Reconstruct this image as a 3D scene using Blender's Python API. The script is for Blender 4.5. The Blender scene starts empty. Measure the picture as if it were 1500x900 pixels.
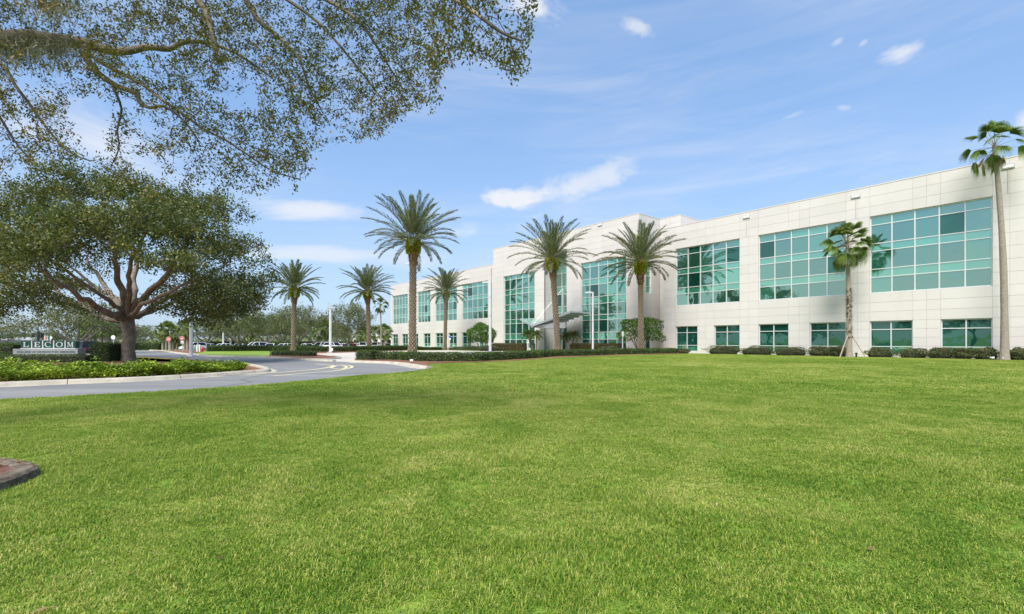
import bpy, math, random
import numpy as np
from mathutils import Vector, Matrix

random.seed(7); rng = np.random.default_rng(7)
R = math.radians
scene = bpy.context.scene
COL = scene.collection

# ------------------------------------------------------------------ camera model (metres; x right, y away, z up)
CAM_H, FOC, HOR = 1.4, 690.0, 501.0          # eye height, focal length and horizon row of the 1500 px wide photograph
def W(px, py, Y): return Vector(((px-750)/FOC*Y, Y, CAM_H+(HOR-py)/FOC*Y))
def G(px, py):
    Y = CAM_H*FOC/(py-HOR); return Vector(((px-750)/FOC*Y, Y, 0.0))
def GX(px, Y, z=0.0): return Vector(((px-750)/FOC*Y, Y, z))
def gz(Y):                                    # the car park lies a little lower than the lawn
    t = min(max((Y-80.0)/5.0, 0), 1); return -0.35*t*t*(3-2*t)

# ------------------------------------------------------------------ objects and tags
def tag(o, label=None, cat=None, group=None, kind=None):
    if label: o['label'] = label
    if cat: o['category'] = cat
    if group: o['group'] = group
    if kind: o['kind'] = kind
    return o
def empty(name, loc, label=None, cat=None, group=None):
    o = bpy.data.objects.new(name, None); COL.objects.link(o)
    o.location = loc; o.empty_display_size = 0.2
    return tag(o, label, cat, group)
def link(name, me, parent=None):
    o = bpy.data.objects.new(name, me); COL.objects.link(o)
    if parent is not None: o.parent = parent
    return o
def top_of(o):
    v = Vector((0, 0, 0))
    while o is not None:
        v += o.location; o = o.parent
    return v
def kids(o): return [c for c in bpy.data.objects if c.parent == o]
def copy_tree(o, parent=None):
    c = o.copy(); COL.objects.link(c)
    if parent is not None: c.parent = parent
    for ch in kids(o): copy_tree(ch, c)
    return c

class MB:
    """collects shapes in world metres; build() links them as one mesh object under its thing"""
    def __init__(s): s.v = []; s.f = []; s.m = []; s.cur = 0
    def quad(s, *p):
        b = len(s.v); s.v += [tuple(q) for q in p]; s.f.append(tuple(range(b, b+len(p)))); s.m.append(s.cur)
    def box(s, c, size, rz=0.0, ax=None):
        hx, hy, hz = size[0]/2, size[1]/2, size[2]/2
        M = Matrix.Rotation(rz, 3, 'Z') if ax is None else ax
        c = Vector(c); b = len(s.v)
        for x, y, z in ((-1,-1,-1),(1,-1,-1),(1,1,-1),(-1,1,-1),(-1,-1,1),(1,-1,1),(1,1,1),(-1,1,1)):
            s.v.append(tuple(c + M @ Vector((x*hx, y*hy, z*hz))))
        for f in ((0,3,2,1),(4,5,6,7),(0,1,5,4),(1,2,6,5),(2,3,7,6),(3,0,4,7)):
            s.f.append(tuple(b+i for i in f)); s.m.append(s.cur)
    def hexa(s, p8):
        b = len(s.v); s.v += [tuple(q) for q in p8]
        for f in ((0,3,2,1),(4,5,6,7),(0,1,5,4),(1,2,6,5),(2,3,7,6),(3,0,4,7)):
            s.f.append(tuple(b+i for i in f)); s.m.append(s.cur)
    def tube(s, path, radii, n=8, cap=True):
        path = [Vector(p) for p in path]
        if not hasattr(radii, '__len__'): radii = [radii]*len(path)
        b = len(s.v); prev = None
        for i, p in enumerate(path):
            d = (path[min(i+1, len(path)-1)] - path[max(i-1, 0)])
            if d.length < 1e-9: d = Vector((0, 0, 1))
            d.normalize()
            if prev is None:
                u = d.orthogonal().normalized()
            else:
                u = prev - d*prev.dot(d)
                u = d.orthogonal().normalized() if u.length < 1e-6 else u.normalized()
            prev = u; w = d.cross(u)
            for k in range(n):
                a = 2*math.pi*k/n
                s.v.append(tuple(p + (u*math.cos(a)+w*math.sin(a))*radii[i]))
        for i in range(len(path)-1):
            for k in range(n):
                k2 = (k+1) % n
                s.f.append((b+i*n+k, b+i*n+k2, b+(i+1)*n+k2, b+(i+1)*n+k)); s.m.append(s.cur)
        if cap:
            s.f.append(tuple(b+k for k in reversed(range(n)))); s.m.append(s.cur)
            e = b+(len(path)-1)*n; s.f.append(tuple(e+k for k in range(n))); s.m.append(s.cur)
    def lathe(s, c, prof, n=16, sx=1, sy=1):
        c = Vector(c); b = len(s.v)
        for r, z in prof:
            for k in range(n):
                a = 2*math.pi*k/n; s.v.append((c.x+r*sx*math.cos(a), c.y+r*sy*math.sin(a), c.z+z))
        for i in range(len(prof)-1):
            for k in range(n):
                k2 = (k+1) % n
                s.f.append((b+i*n+k, b+i*n+k2, b+(i+1)*n+k2, b+(i+1)*n+k)); s.m.append(s.cur)
        s.f.append(tuple(b+k for k in reversed(range(n)))); s.m.append(s.cur)
        e = b+(len(prof)-1)*n; s.f.append(tuple(e+k for k in range(n))); s.m.append(s.cur)
    def mesh(s, name, mats, off=Vector((0,0,0)), smooth=False):
        me = bpy.data.meshes.new(name)
        me.from_pydata([(x-off.x, y-off.y, z-off.z) for x, y, z in s.v], [], s.f)
        for m in (mats if isinstance(mats, (list, tuple)) else [mats]): me.materials.append(m)
        me.polygons.foreach_set('material_index', s.m)
        if smooth: me.polygons.foreach_set('use_smooth', [True]*len(s.f))
        me.update(); return me
    def build(s, name, mats, parent=None, smooth=False):
        off = top_of(parent) if parent is not None else Vector((0, 0, 0))
        return link(name, s.mesh(name, mats, off, smooth), parent)

def np_mesh(name, V, F, mats, midx=None, off=None, smooth=False):
    """V (n,3), F (m,k): fast mesh of equal-sided faces"""
    V = np.asarray(V, dtype=np.float64); F = np.asarray(F, dtype=np.int32)
    if off is not None: V = V - np.array(off)
    me = bpy.data.meshes.new(name); k = F.shape[1]
    me.vertices.add(len(V)); me.vertices.foreach_set('co', V.astype(np.float32).ravel())
    me.loops.add(F.size); me.loops.foreach_set('vertex_index', F.ravel())
    me.polygons.add(len(F)); me.polygons.foreach_set('loop_start', np.arange(0, F.size, k, dtype=np.int32))
    for m in (mats if isinstance(mats, (list, tuple)) else [mats]): me.materials.append(m)
    if midx is not None: me.polygons.foreach_set('material_index', np.asarray(midx, dtype=np.int32))
    if smooth: me.polygons.foreach_set('use_smooth', [True]*len(F))
    me.update(calc_edges=True); me.validate(); return me
def np_build(name, V, F, mats, parent=None, midx=None, smooth=False):
    off = top_of(parent) if parent is not None else Vector((0, 0, 0))
    return link(name, np_mesh(name, V, F, mats, midx, off, smooth), parent)

def unit(a): return a/np.maximum(np.linalg.norm(a, axis=-1, keepdims=True), 1e-9)
def leaf_quads(P, D, N, L, Wd):
    """leaf-shaped (rhombic) faces: base P, direction D, rough normal N, length L, width Wd"""
    D = unit(D); S = unit(np.cross(D, N)); n = len(P)
    L = np.broadcast_to(L, (n,))[:, None]; Wd = np.broadcast_to(Wd, (n,))[:, None]
    Nn = np.cross(S, D)
    V = np.stack([P, P+D*L*.45+S*Wd*.5+Nn*L*.05, P+D*L, P+D*L*.45-S*Wd*.5+Nn*L*.05], 1).reshape(-1, 3)
    return V, np.arange(4*n).reshape(n, 4)

# ------------------------------------------------------------------ materials (all procedural)
def nt_new(name):
    m = bpy.data.materials.new(name); m.use_nodes = True
    t = m.node_tree; b = t.nodes['Principled BSDF']; return m, t, b
def nd(t, typ, **kw):
    n = t.nodes.new(typ)
    for k, v in kw.items():
        if k.startswith('i_'):
            key = k[2:]; n.inputs[int(key) if key.isdigit() else key].default_value = v
        else: setattr(n, k, v)
    return n
def ramp(t, fac, stops):
    r = nd(t, 'ShaderNodeValToRGB'); e = r.color_ramp.elements
    while len(e) < len(stops): e.new(0.5)
    for el, (p, c) in zip(e, stops): el.position = p; el.color = (*c, 1) if len(c) == 3 else c
    t.links.new(fac, r.inputs[0]); return r.outputs[0]
def mixc(t, fac, a, b, mode='MIX'):
    n = nd(t, 'ShaderNodeMix', data_type='RGBA', blend_type=mode)
    for idx, v in ((0, fac), (6, a), (7, b)):
        if hasattr(v, 'is_linked') or hasattr(v, 'links'): t.links.new(v, n.inputs[idx])
        else: n.inputs[idx].default_value = (*v, 1) if hasattr(v, '__len__') and len(v) == 3 else v
    return n.outputs[2]
def noise(t, scale, detail=4, rough=.6, vec=None, dist=0.0):
    n = nd(t, 'ShaderNodeTexNoise', i_Scale=scale, i_Detail=detail, i_Roughness=rough, i_Distortion=dist)
    if vec is not None: t.links.new(vec, n.inputs['Vector'])
    return n.outputs['Fac']
def world_pos(t): return nd(t, 'ShaderNodeNewGeometry').outputs['Position']
def obj_pos(t): return nd(t, 'ShaderNodeTexCoord').outputs['Object']
def mat(name, col, rough=.6, var=.12, scale=3.0, bump=0.0, bscale=None, metal=0.0, spec=.5, coat=0.0):
    m, t, b = nt_new(name); pos = obj_pos(t)
    f = noise(t, scale, 5, .65, pos)
    lo = tuple(c*(1-var) for c in col); hi = tuple(min(1, c*(1+var)) for c in col)
    t.links.new(ramp(t, f, [(.3, lo), (.7, hi)]), b.inputs['Base Color'])
    b.inputs['Roughness'].default_value = rough; b.inputs['Metallic'].default_value = metal
    b.inputs['Specular IOR Level'].default_value = spec; b.inputs['Coat Weight'].default_value = coat
    if bump:
        bp = nd(t, 'ShaderNodeBump', i_Strength=bump, i_Distance=.02)
        t.links.new(noise(t, bscale or scale*6, 4, .6, pos), bp.inputs['Height']); t.links.new(bp.outputs[0], b.inputs['Normal'])
    return m
def leaf_mat(name, stops, trans=.35, rough=.5, scale=.5, spec=.3, thru=(.35, .42, .05)):
    """leaves: each leaf takes its own tint from a ramp; clumps drift with position; light passes through"""
    m, t, b = nt_new(name); geo = nd(t, 'ShaderNodeNewGeometry')
    f = nd(t, 'ShaderNodeMath', operation='MULTIPLY_ADD', i_1=.7); t.links.new(geo.outputs['Random Per Island'], f.inputs[0])
    g = nd(t, 'ShaderNodeMath', operation='MULTIPLY_ADD', i_1=1.1, i_2=-.4); t.links.new(noise(t, scale, 2, .5, geo.outputs['Position']), g.inputs[0])
    t.links.new(g.outputs[0], f.inputs[2])
    c = ramp(t, f.outputs[0], stops)
    t.links.new(c, b.inputs['Base Color']); b.inputs['Roughness'].default_value = rough
    b.inputs['Specular IOR Level'].default_value = spec
    tr = nd(t, 'ShaderNodeBsdfTranslucent'); t.links.new(mixc(t, .5, c, thru, 'MIX'), tr.inputs[0])
    mx = nd(t, 'ShaderNodeMixShader', i_0=trans*.6)
    t.links.new(b.outputs[0], mx.inputs[1]); t.links.new(tr.outputs[0], mx.inputs[2])
    t.links.new(mx.outputs[0], t.nodes['Material Output'].inputs[0]); return m

M = {}
M['bark'] = mat('oak_bark', (.20, .165, .135), .95, .5, 3.5, 1.0, 14)
M['bark_dark'] = mat('twig_bark', (.065, .052, .042), .9, .3, 6, .6, 30)
M['limb_bark'] = mat('limb_bark', (.20, .165, .125), .9, .45, 5, 1.0, 22)
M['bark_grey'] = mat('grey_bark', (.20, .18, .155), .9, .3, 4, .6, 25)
M['oak_leaf'] = leaf_mat('oak_leaf', [(0, (.018, .036, .010)), (.40, (.052, .080, .022)), (.74, (.140, .160, .045)), (1, (.29, .23, .065))], .32, scale=.9)
M['over_leaf'] = leaf_mat('overhang_leaf', [(0, (.022, .036, .008)), (.38, (.055, .072, .014)), (.68, (.12, .112, .022)), (.88, (.22, .145, .03)), (1, (.30, .12, .025))], .40, thru=(.30, .31, .04))
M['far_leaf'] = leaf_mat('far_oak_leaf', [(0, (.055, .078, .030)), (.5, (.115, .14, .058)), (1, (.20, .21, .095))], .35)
M['bush_leaf'] = leaf_mat('bush_leaf', [(0, (.018, .05, .008)), (.5, (.05, .12, .014)), (1, (.12, .22, .025))], .3, .4)
M['hedge_leaf'] = leaf_mat('hedge_leaf', [(0, (.012, .034, .006)), (.5, (.042, .092, .015)), (.85, (.09, .165, .026)), (1, (.16, .23, .04))], .25, .45, 1.5)
M['brown_hedge'] = leaf_mat('bronze_hedge_leaf', [(0, (.035, .035, .010)), (.5, (.10, .075, .02)), (1, (.19, .11, .035))], .25, .5, 1.5)
M['shrub_leaf'] = leaf_mat('shrub_leaf', [(0, (.032, .046, .016)), (.5, (.08, .10, .034)), (.85, (.125, .125, .05)), (1, (.20, .12, .075))], .2, .5, 1.5)
M['cover_leaf'] = leaf_mat('ground_cover_leaf', [(0, (.03, .07, .010)), (.35, (.11, .20, .018)), (.7, (.26, .37, .03)), (1, (.48, .56, .07))], .4, .4, 1.2)
M['palm_leaf'] = leaf_mat('date_palm_leaflet', [(0, (.045, .075, .028)), (.45, (.105, .145, .060)), (.8, (.19, .22, .095)), (1, (.28, .23, .10))], .3, .45, thru=(.28, .34, .10))
M['fan_leaf'] = leaf_mat('fan_palm_leaf', [(0, (.035, .075, .015)), (.5, (.10, .17, .03)), (.85, (.20, .27, .06)), (1, (.32, .33, .11))], .3, .4)
M['sabal_leaf'] = leaf_mat('cabbage_palm_leaf', [(0, (.045, .075, .02)), (.5, (.10, .155, .035)), (.88, (.16, .22, .05)), (1, (.33, .27, .04))], .3, .45)
M['dead_leaf'] = leaf_mat('dead_palm_leaf', [(0, (.10, .06, .03)), (.6, (.22, .14, .07)), (1, (.34, .24, .12))], .2, .7)
M['rachis'] = mat('frond_stalk', (.20, .19, .09), .6, .2, 3)
M['moss'] = leaf_mat('hanging_moss', [(0, (.15, .145, .10)), (.6, (.29, .28, .20)), (1, (.42, .40, .30))], .3, .8, thru=(.32, .30, .2))
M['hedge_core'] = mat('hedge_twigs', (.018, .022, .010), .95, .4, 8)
M['concrete'] = mat('pale_concrete', (.50, .455, .40), .85, .10, 1.5, .25, 30)
M['kerb'] = mat('kerb_concrete', (.40, .365, .30), .85, .22, 2.2, .35, 25)
M['old_kerb'] = mat('weathered_kerb', (.135, .112, .088), .98, .6, 7, 1.0, 18, spec=.1)
M['mulch'] = mat('red_mulch', (.20, .085, .05), .95, .45, 14, 1.0, 60)
M['old_mulch'] = mat('dead_leaf_mulch', (.16, .07, .045), .95, .5, 20, 1.0, 60)
M['white_metal'] = mat('white_paint', (.56, .57, .60), .4, .05, 2)
M['grey_metal'] = mat('grey_paint', (.46, .47, .49), .45, .06, 2)
M['frame'] = mat('window_frame_metal', (.66, .68, .68), .35, .04, 2, metal=0.3)
M['alu'] = mat('canopy_metal', (.50, .52, .54), .35, .05, 2, metal=0.4)
M['black'] = mat('black_plastic', (.02, .02, .022), .4, .1, 3)
M['dark_metal'] = mat('dark_metal', (.03, .032, .04), .5, .1, 3)
M['red'] = mat('red_paint', (.55, .03, .02), .4, .08, 4)
M['sign_white'] = mat('sign_white', (.78, .78, .78), .5, .03, 2)
M['sign_green'] = mat('sign_green', (.006, .085, .062), .45, .08, 2)
M['sign_grey'] = mat('sign_grey', (.36, .37, .385), .7, .05, 4)
M['sign_letter_green'] = mat('dark_green_letters', (.03, .12, .11), .6, .05, 2)
M['blue'] = mat('sign_blue', (.02, .16, .62), .5, .05, 2)
M['teal'] = mat('teal_plastic', (.02, .16, .13), .5, .08, 2)
M['wood'] = mat('bracing_timber', (.40, .31, .23), .8, .15, 5)
M['yellow'] = mat('road_paint_yellow', (.66, .57, .33), .8, .18, 6)
M['tyre'] = mat('tyre_rubber', (.018, .018, .018), .8, .1, 3)
M['rim'] = mat('alloy_rim', (.45, .46, .47), .3, .05, 3, metal=.7)
M['headlamp'] = mat('headlamp_glass', (.7, .72, .74), .1, .02, 3)
M['tail'] = mat('tail_lamp', (.35, .01, .01), .2, .05, 3)
M['roof'] = mat('roof_membrane', (.55, .54, .52), .8, .06, 1)
M['far_wall'] = mat('far_building_wall', (.62, .60, .57), .8, .06, .3)
M['amber'] = mat('orange_sign', (.75, .2, .03), .5, .05, 2)
M['signal'] = mat('signal_housing', (.02, .022, .02), .5, .1, 2)
# ------------------------------------------------------------------ surface materials with more to them
def make_wall_mat(name, base):
    m, t, b = nt_new(name); geo = nd(t, 'ShaderNodeNewGeometry'); pos = geo.outputs['Position']
    big = noise(t, .25, 4, .6, pos)
    mp = nd(t, 'ShaderNodeMapping'); mp.inputs['Scale'].default_value = (1.6, 1.6, .12); t.links.new(pos, mp.inputs[0])
    streak = noise(t, 1.0, 5, .7, mp.outputs[0])
    c = ramp(t, big, [(.3, tuple(x*.95 for x in base)), (.7, tuple(min(1, x*1.03) for x in base))])
    c = mixc(t, ramp(t, streak, [(.55, (0, 0, 0)), (.85, (.35, .35, .35))]), c, tuple(x*y for x, y in zip(base, (.82, .80, .76))))
    r = nd(t, 'ShaderNodeMapRange', i_3=.97, i_4=1.03); t.links.new(geo.outputs['Random Per Island'], r.inputs[0])
    mul = nd(t, 'ShaderNodeVectorMath', operation='SCALE'); t.links.new(c, mul.inputs[0]); t.links.new(r.outputs[0], mul.inputs['Scale'])
    t.links.new(mul.outputs[0], b.inputs['Base Color']); b.inputs['Roughness'].default_value = .85
    bp = nd(t, 'ShaderNodeBump', i_Strength=.15, i_Distance=.01); t.links.new(noise(t, 40, 3, .6, pos), bp.inputs['Height'])
    t.links.new(bp.outputs[0], b.inputs['Normal']); return m
M['wall'] = make_wall_mat('precast_panel', (.575, .55, .53))
M['joint'] = mat('panel_joint', (.48, .45, .40), .9, .1, 2)

def make_glass(name, dark, mid, tint, refl, graze=.95):
    """reflective green glazing: dark tinted body seen through a mirror coat; each pane differs a little"""
    m, t, b = nt_new(name); geo = nd(t, 'ShaderNodeNewGeometry')
    c = ramp(t, geo.outputs['Random Per Island'], [(0, dark), (.55, tuple((a+b_)/2 for a, b_ in zip(dark, mid))), (1, mid)])
    df = nd(t, 'ShaderNodeBsdfDiffuse'); t.links.new(c, df.inputs[0])
    gl = nd(t, 'ShaderNodeBsdfGlossy', i_Roughness=.012); gl.inputs['Color'].default_value = (*tint, 1)
    bp = nd(t, 'ShaderNodeBump', i_Strength=.025, i_Distance=.4)
    t.links.new(noise(t, .7, 2, .5, geo.outputs['Position']), bp.inputs['Height']); t.links.new(bp.outputs[0], gl.inputs['Normal'])
    dt = nd(t, 'ShaderNodeVectorMath', operation='DOT_PRODUCT'); t.links.new(geo.outputs['Incoming'], dt.inputs[0]); t.links.new(geo.outputs['Normal'], dt.inputs[1])
    ab = nd(t, 'ShaderNodeMath', operation='ABSOLUTE'); t.links.new(dt.outputs['Value'], ab.inputs[0])
    om = nd(t, 'ShaderNodeMath', operation='SUBTRACT', i_0=1.0); t.links.new(ab.outputs[0], om.inputs[1])
    pw = nd(t, 'ShaderNodeMath', operation='POWER', i_1=4.0); t.links.new(om.outputs[0], pw.inputs[0])
    mr = nd(t, 'ShaderNodeMapRange', i_3=refl, i_4=graze); t.links.new(pw.outputs[0], mr.inputs[0])
    mx = nd(t, 'ShaderNodeMixShader'); t.links.new(mr.outputs[0], mx.inputs[0])
    t.links.new(df.outputs[0], mx.inputs[1]); t.links.new(gl.outputs[0], mx.inputs[2])
    t.links.new(mx.outputs[0], t.nodes['Material Output'].inputs[0]); return m
M['vision'] = make_glass('green_vision_glass', (.004, .035, .028), (.035, .18, .135), (.50, .75, .64), .50)
M['spandrel'] = make_glass('green_spandrel_glass', (.03, .20, .14), (.05, .27, .19), (.54, .84, .70), .50)
M['low_vision'] = make_glass('dark_green_glass', (.002, .026, .022), (.010, .085, .062), (.34, .56, .48), .24)
M['car_glass'] = make_glass('car_glass', (.005, .006, .008), (.012, .015, .018), (.8, .85, .9), .05, .45)
M['canopy_glass'] = make_glass('canopy_glass', (.20, .32, .28), (.26, .40, .35), (.8, .9, .88), .25)

def make_lawn_mat(name, blade):
    m, t, b = nt_new(name); geo = nd(t, 'ShaderNodeNewGeometry'); pos = geo.outputs['Position']
    big = noise(t, .11, 3, .55, pos, .6); mid = noise(t, .75, 4, .65, pos, .8); fine = noise(t, 9, 3, .7, pos)
    def mad(x, k, add):
        n = nd(t, 'ShaderNodeMath', operation='MULTIPLY_ADD', i_1=k); t.links.new(x, n.inputs[0])
        if hasattr(add, 'links'): t.links.new(add, n.inputs[2])
        else: n.inputs[2].default_value = add
        return n.outputs[0]
    f = mad(big, .62, mad(mid, .75, mad(fine, .40, -.375)))
    if blade: f = mad(geo.outputs['Random Per Island'], .75, mad(f, 1.0, -.36))
    if blade:
        at_ = nd(t, 'ShaderNodeAttribute', attribute_name='tip'); f = mad(at_.outputs['Fac'], .48, mad(f, 1.0, -.25))
    c = ramp(t, f, [(.0, (.038, .110, .008)), (.28, (.095, .215, .015)), (.52, (.200, .325, .030)), (.76, (.40, .45, .075)), (1.0, (.70, .61, .27))])
    if not blade: c = mixc(t, .20, c, (.12, .11, .04))
    t.links.new(c, b.inputs['Base Color']); b.inputs['Roughness'].default_value = .6; b.inputs['Specular IOR Level'].default_value = .25
    if blade:
        tr = nd(t, 'ShaderNodeBsdfTranslucent'); t.links.new(c, tr.inputs[0])
        mx = nd(t, 'ShaderNodeMixShader', i_0=.35); t.links.new(b.outputs[0], mx.inputs[1]); t.links.new(tr.outputs[0], mx.inputs[2])
        t.links.new(mx.outputs[0], t.nodes['Material Output'].inputs[0])
    else:
        bp = nd(t, 'ShaderNodeBump', i_Strength=.7, i_Distance=.05); t.links.new(noise(t, 22, 4, .7, pos), bp.inputs['Height'])
        t.links.new(bp.outputs[0], b.inputs['Normal'])
    return m
M['lawn'] = make_lawn_mat('lawn_soil_and_turf', False)
M['blade'] = make_lawn_mat('grass_blade', True)
def make_dry():
    m = mat('dry_verge_turf', (.30, .24, .055), .9, .3, 1.2, .6, 25); return m
M['dry'] = make_dry()

def make_asphalt():
    m, t, b = nt_new('asphalt'); pos = world_pos(t)
    mp = nd(t, 'ShaderNodeMapping'); mp.inputs['Rotation'].default_value = (0, 0, -.35); mp.inputs['Scale'].default_value = (.10, .9, 1); t.links.new(pos, mp.inputs[0])
    s = noise(t, 1.1, 4, .6, mp.outputs[0]); sp = noise(t, 70, 2, .6, pos); bl = noise(t, .35, 4, .6, pos, .5)
    c = ramp(t, s, [(.3, (.14, .14, .14)), (.52, (.205, .204, .203)), (.75, (.275, .272, .27))])
    c = mixc(t, ramp(t, bl, [(.45, (0, 0, 0)), (.75, (.5, .5, .5))]), c, (.25, .248, .245))
    c = mixc(t, ramp(t, sp, [(.4, (.0, .0, .0)), (.7, (.35, .35, .35))]), c, (.09, .09, .095))
    vo = nd(t, 'ShaderNodeTexVoronoi', feature='DISTANCE_TO_EDGE', i_Scale=.16); t.links.new(pos, vo.inputs['Vector'])
    c = mixc(t, ramp(t, vo.outputs['Distance'], [(.004, (.55, .55, .55)), (.012, (0, 0, 0))]), c, (.05, .05, .052))
    t.links.new(c, b.inputs['Base Color']); b.inputs['Roughness'].default_value = .75
    bp = nd(t, 'ShaderNodeBump', i_Strength=.3, i_Distance=.01); t.links.new(sp, bp.inputs['Height']); t.links.new(bp.outputs[0], b.inputs['Normal'])
    return m
M['asphalt'] = make_asphalt()

# ------------------------------------------------------------------ world: Nishita sky with clouds placed by compass direction and height
SUN_EL, SUN_AZ = R(52), R(200)               # azimuth from +Y (away from the camera), clockwise: behind the camera
world = bpy.data.worlds.new('World'); scene.world = world; world.use_nodes = True
wt = world.node_tree; bg = wt.nodes['Background']
sky = nd(wt, 'ShaderNodeTexSky', sky_type='NISHITA', sun_disc=False, sun_elevation=SUN_EL, sun_rotation=SUN_AZ,
         air_density=1.0, dust_density=1.2, ozone_density=1.2, altitude=0)
def wm(op, a, b=None, c=None):
    n = nd(wt, 'ShaderNodeMath', operation=op)
    for i, v in enumerate((a, b, c)):
        if v is None: continue
        if hasattr(v, 'links'): wt.links.new(v, n.inputs[i])
        else: n.inputs[i].default_value = v
    return n.outputs[0]
tc = nd(wt, 'ShaderNodeTexCoord'); sep = nd(wt, 'ShaderNodeSeparateXYZ'); wt.links.new(tc.outputs['Generated'], sep.inputs[0])
az = wm('ARCTAN2', sep.outputs[0], sep.outputs[1]); el = wm('ARCSINE', sep.outputs[2])
cmb = nd(wt, 'ShaderNodeCombineXYZ'); wt.links.new(az, cmb.inputs[0]); wt.links.new(wm('MULTIPLY', el, 1.7), cmb.inputs[1])
def wnoise(scale, detail, rough, off, dist=0.0, sx=1.0, sy=1.0, rot=0.0):
    mp = nd(wt, 'ShaderNodeMapping'); mp.inputs['Location'].default_value = (off, off*.7, off*.3)
    mp.inputs['Scale'].default_value = (sx, sy, 1); mp.inputs['Rotation'].default_value = (0, 0, rot)
    wt.links.new(cmb.outputs[0], mp.inputs[0]); return noise(wt, scale, detail, rough, mp.outputs[0], dist)
puff = wnoise(11, 8, .62, 3.1, .3); wisp = wnoise(3.2, 7, .62, 8.3, .9, .75, 2.2, .12)
def sst(x, lo, hi):
    n = nd(wt, 'ShaderNodeMapRange', interpolation_type='SMOOTHSTEP', i_1=lo, i_2=hi); wt.links.new(x, n.inputs[0]); return n.outputs[0]
def dirof(px, py):
    x, z = (px-750)/FOC, (HOR-py)/FOC
    return math.atan2(x, 1), math.atan2(z, math.hypot(x, 1))
cloud = None
def add_cloud(px, py, rx, ry, rot, dens, nz, edge):
    global cloud
    a0, e0 = dirof(px, py); a1, _ = dirof(px+rx, py); _, e1 = dirof(px, py-ry)
    sa, se = abs(a1-a0), abs(e1-e0); c, s = math.cos(rot), math.sin(rot)
    u = wm('SUBTRACT', az, a0); v = wm('SUBTRACT', el, e0)
    uu = wm('DIVIDE', wm('ADD', wm('MULTIPLY', u, c), wm('MULTIPLY', v, s)), sa)
    vv = wm('DIVIDE', wm('SUBTRACT', wm('MULTIPLY', v, c), wm('MULTIPLY', u, s)), se)
    d = wm('SQRT', wm('ADD', wm('MULTIPLY', uu, uu), wm('MULTIPLY', vv, vv)))
    k = wm('ADD', wm('SUBTRACT', 1.0, d), wm('MULTIPLY', wm('SUBTRACT', nz, .5), 3.5))
    msk = wm('MULTIPLY', sst(k, -edge*.25, edge), dens)
    cloud = msk if cloud is None else wm('MAXIMUM', cloud, msk)
for args in ((745, 289, 58, 18, .03, .9, puff, .8), (850, 272, 78, 27, .30, .68, puff, 1.2), (885, 258, 45, 14, .3, .6, wisp, .8), (790, 290, 90, 14, .1, .5, puff, 1.0),
             (455, 308, 75, 14, .08, .75, wisp, 1.0), (460, 372, 110, 14, .04, .6, wisp, 1.1), (600, 378, 60, 16, .0, .4, wisp, 1.1),
             (1325, 78, 36, 15, .12, .7, puff, 1.0), (1228, 60, 10, 6, .2, .4, puff, 1.0), (1265, 62, 9, 5, .2, .4, puff, 1.0), (932, 38, 26, 13, -.45, .6, puff, 1.0), (790, 14, 55, 26, -.2, .85, puff, 1.0), (1235, 158, 18, 6, -.3, .35, puff, 1.0), (1160, 170, 26, 5, .15, .3, wisp, 1.0),
             (150, 215, 110, 50, -.2, .75, wisp, 1.2), (40, 190, 60, 40, -.3, .6, wisp, 1.2), (690, 340, 60, 14, .1, .45, puff, 1.2), (1505, 175, 25, 16, .1, .7, puff, 1.0)):
    add_cloud(*args)
thin = wm('MULTIPLY', wm('MULTIPLY', sst(wnoise(1.1, 5, .5, 5.7, .5, .8, 1.7, -.3), .36, .72), sst(wnoise(4.5, 8, .62, 2.2, .7, .55, 2.6, -.22), .30, .78)), .62)
# behind the camera (what the glass mirrors) the sky is milkier
fac_dir = wm('ADD', wm('MULTIPLY', sep.outputs[0], -.75), wm('MULTIPLY', sep.outputs[1], -.66))
back = wm('MULTIPLY', sst(fac_dir, .15, .55), sst(wnoise(2.0, 6, .6, 1.4, .8, .9, 2.0), .30, .62))
cloud = wm('MAXIMUM', wm('MAXIMUM', cloud, thin), wm('MULTIPLY', back, .8))
low = sst(el, 0.42, 0.0)                       # air near the horizon is whiter
veil = mixc(wt, .5, sky.outputs[0], (1.15, 2.15, 3.95))   # thin high veil over the whole sky
hz = mixc(wt, wm('MULTIPLY', low, .45), veil, (2.2, 2.8, 3.6))
skyc = mixc(wt, cloud, hz, (3.9, 3.95, 4.1))
wt.links.new(skyc, bg.inputs[0]); bg.inputs[1].default_value = .135

sun = bpy.data.lights.new('sun', 'SUN'); sun.energy = 3.5; sun.angle = R(30); sun.color = (1, .955, .88)
so = bpy.data.objects.new('sun', sun); COL.objects.link(so)
sd = Vector((math.sin(SUN_AZ)*math.cos(SUN_EL), math.cos(SUN_AZ)*math.cos(SUN_EL), math.sin(SUN_EL)))
so.rotation_euler = (-sd).to_track_quat('-Z', 'Y').to_euler(); so.location = (0, -20, 60)

cam = bpy.data.cameras.new('camera'); co = bpy.data.objects.new('camera', cam); COL.objects.link(co); scene.camera = co
co.location = (0, 0, CAM_H); co.rotation_euler = (R(90), 0, 0)
cam.sensor_width = 36; cam.lens = FOC/1500*36; cam.shift_y = (HOR-450)/1500; cam.clip_start = .05; cam.clip_end = 4000
vs = scene.view_settings; vs.view_transform = 'Standard'; vs.look = 'None'; vs.gamma = 1; vs.use_curve_mapping = False; vs.exposure = .8
cy = scene.cycles; cy.max_bounces = 6; cy.diffuse_bounces = 3; cy.glossy_bounces = 4; cy.transmission_bounces = 4; cy.transparent_max_bounces = 4
cy.use_denoising = True; cy.sample_clamp_indirect = 6
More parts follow.
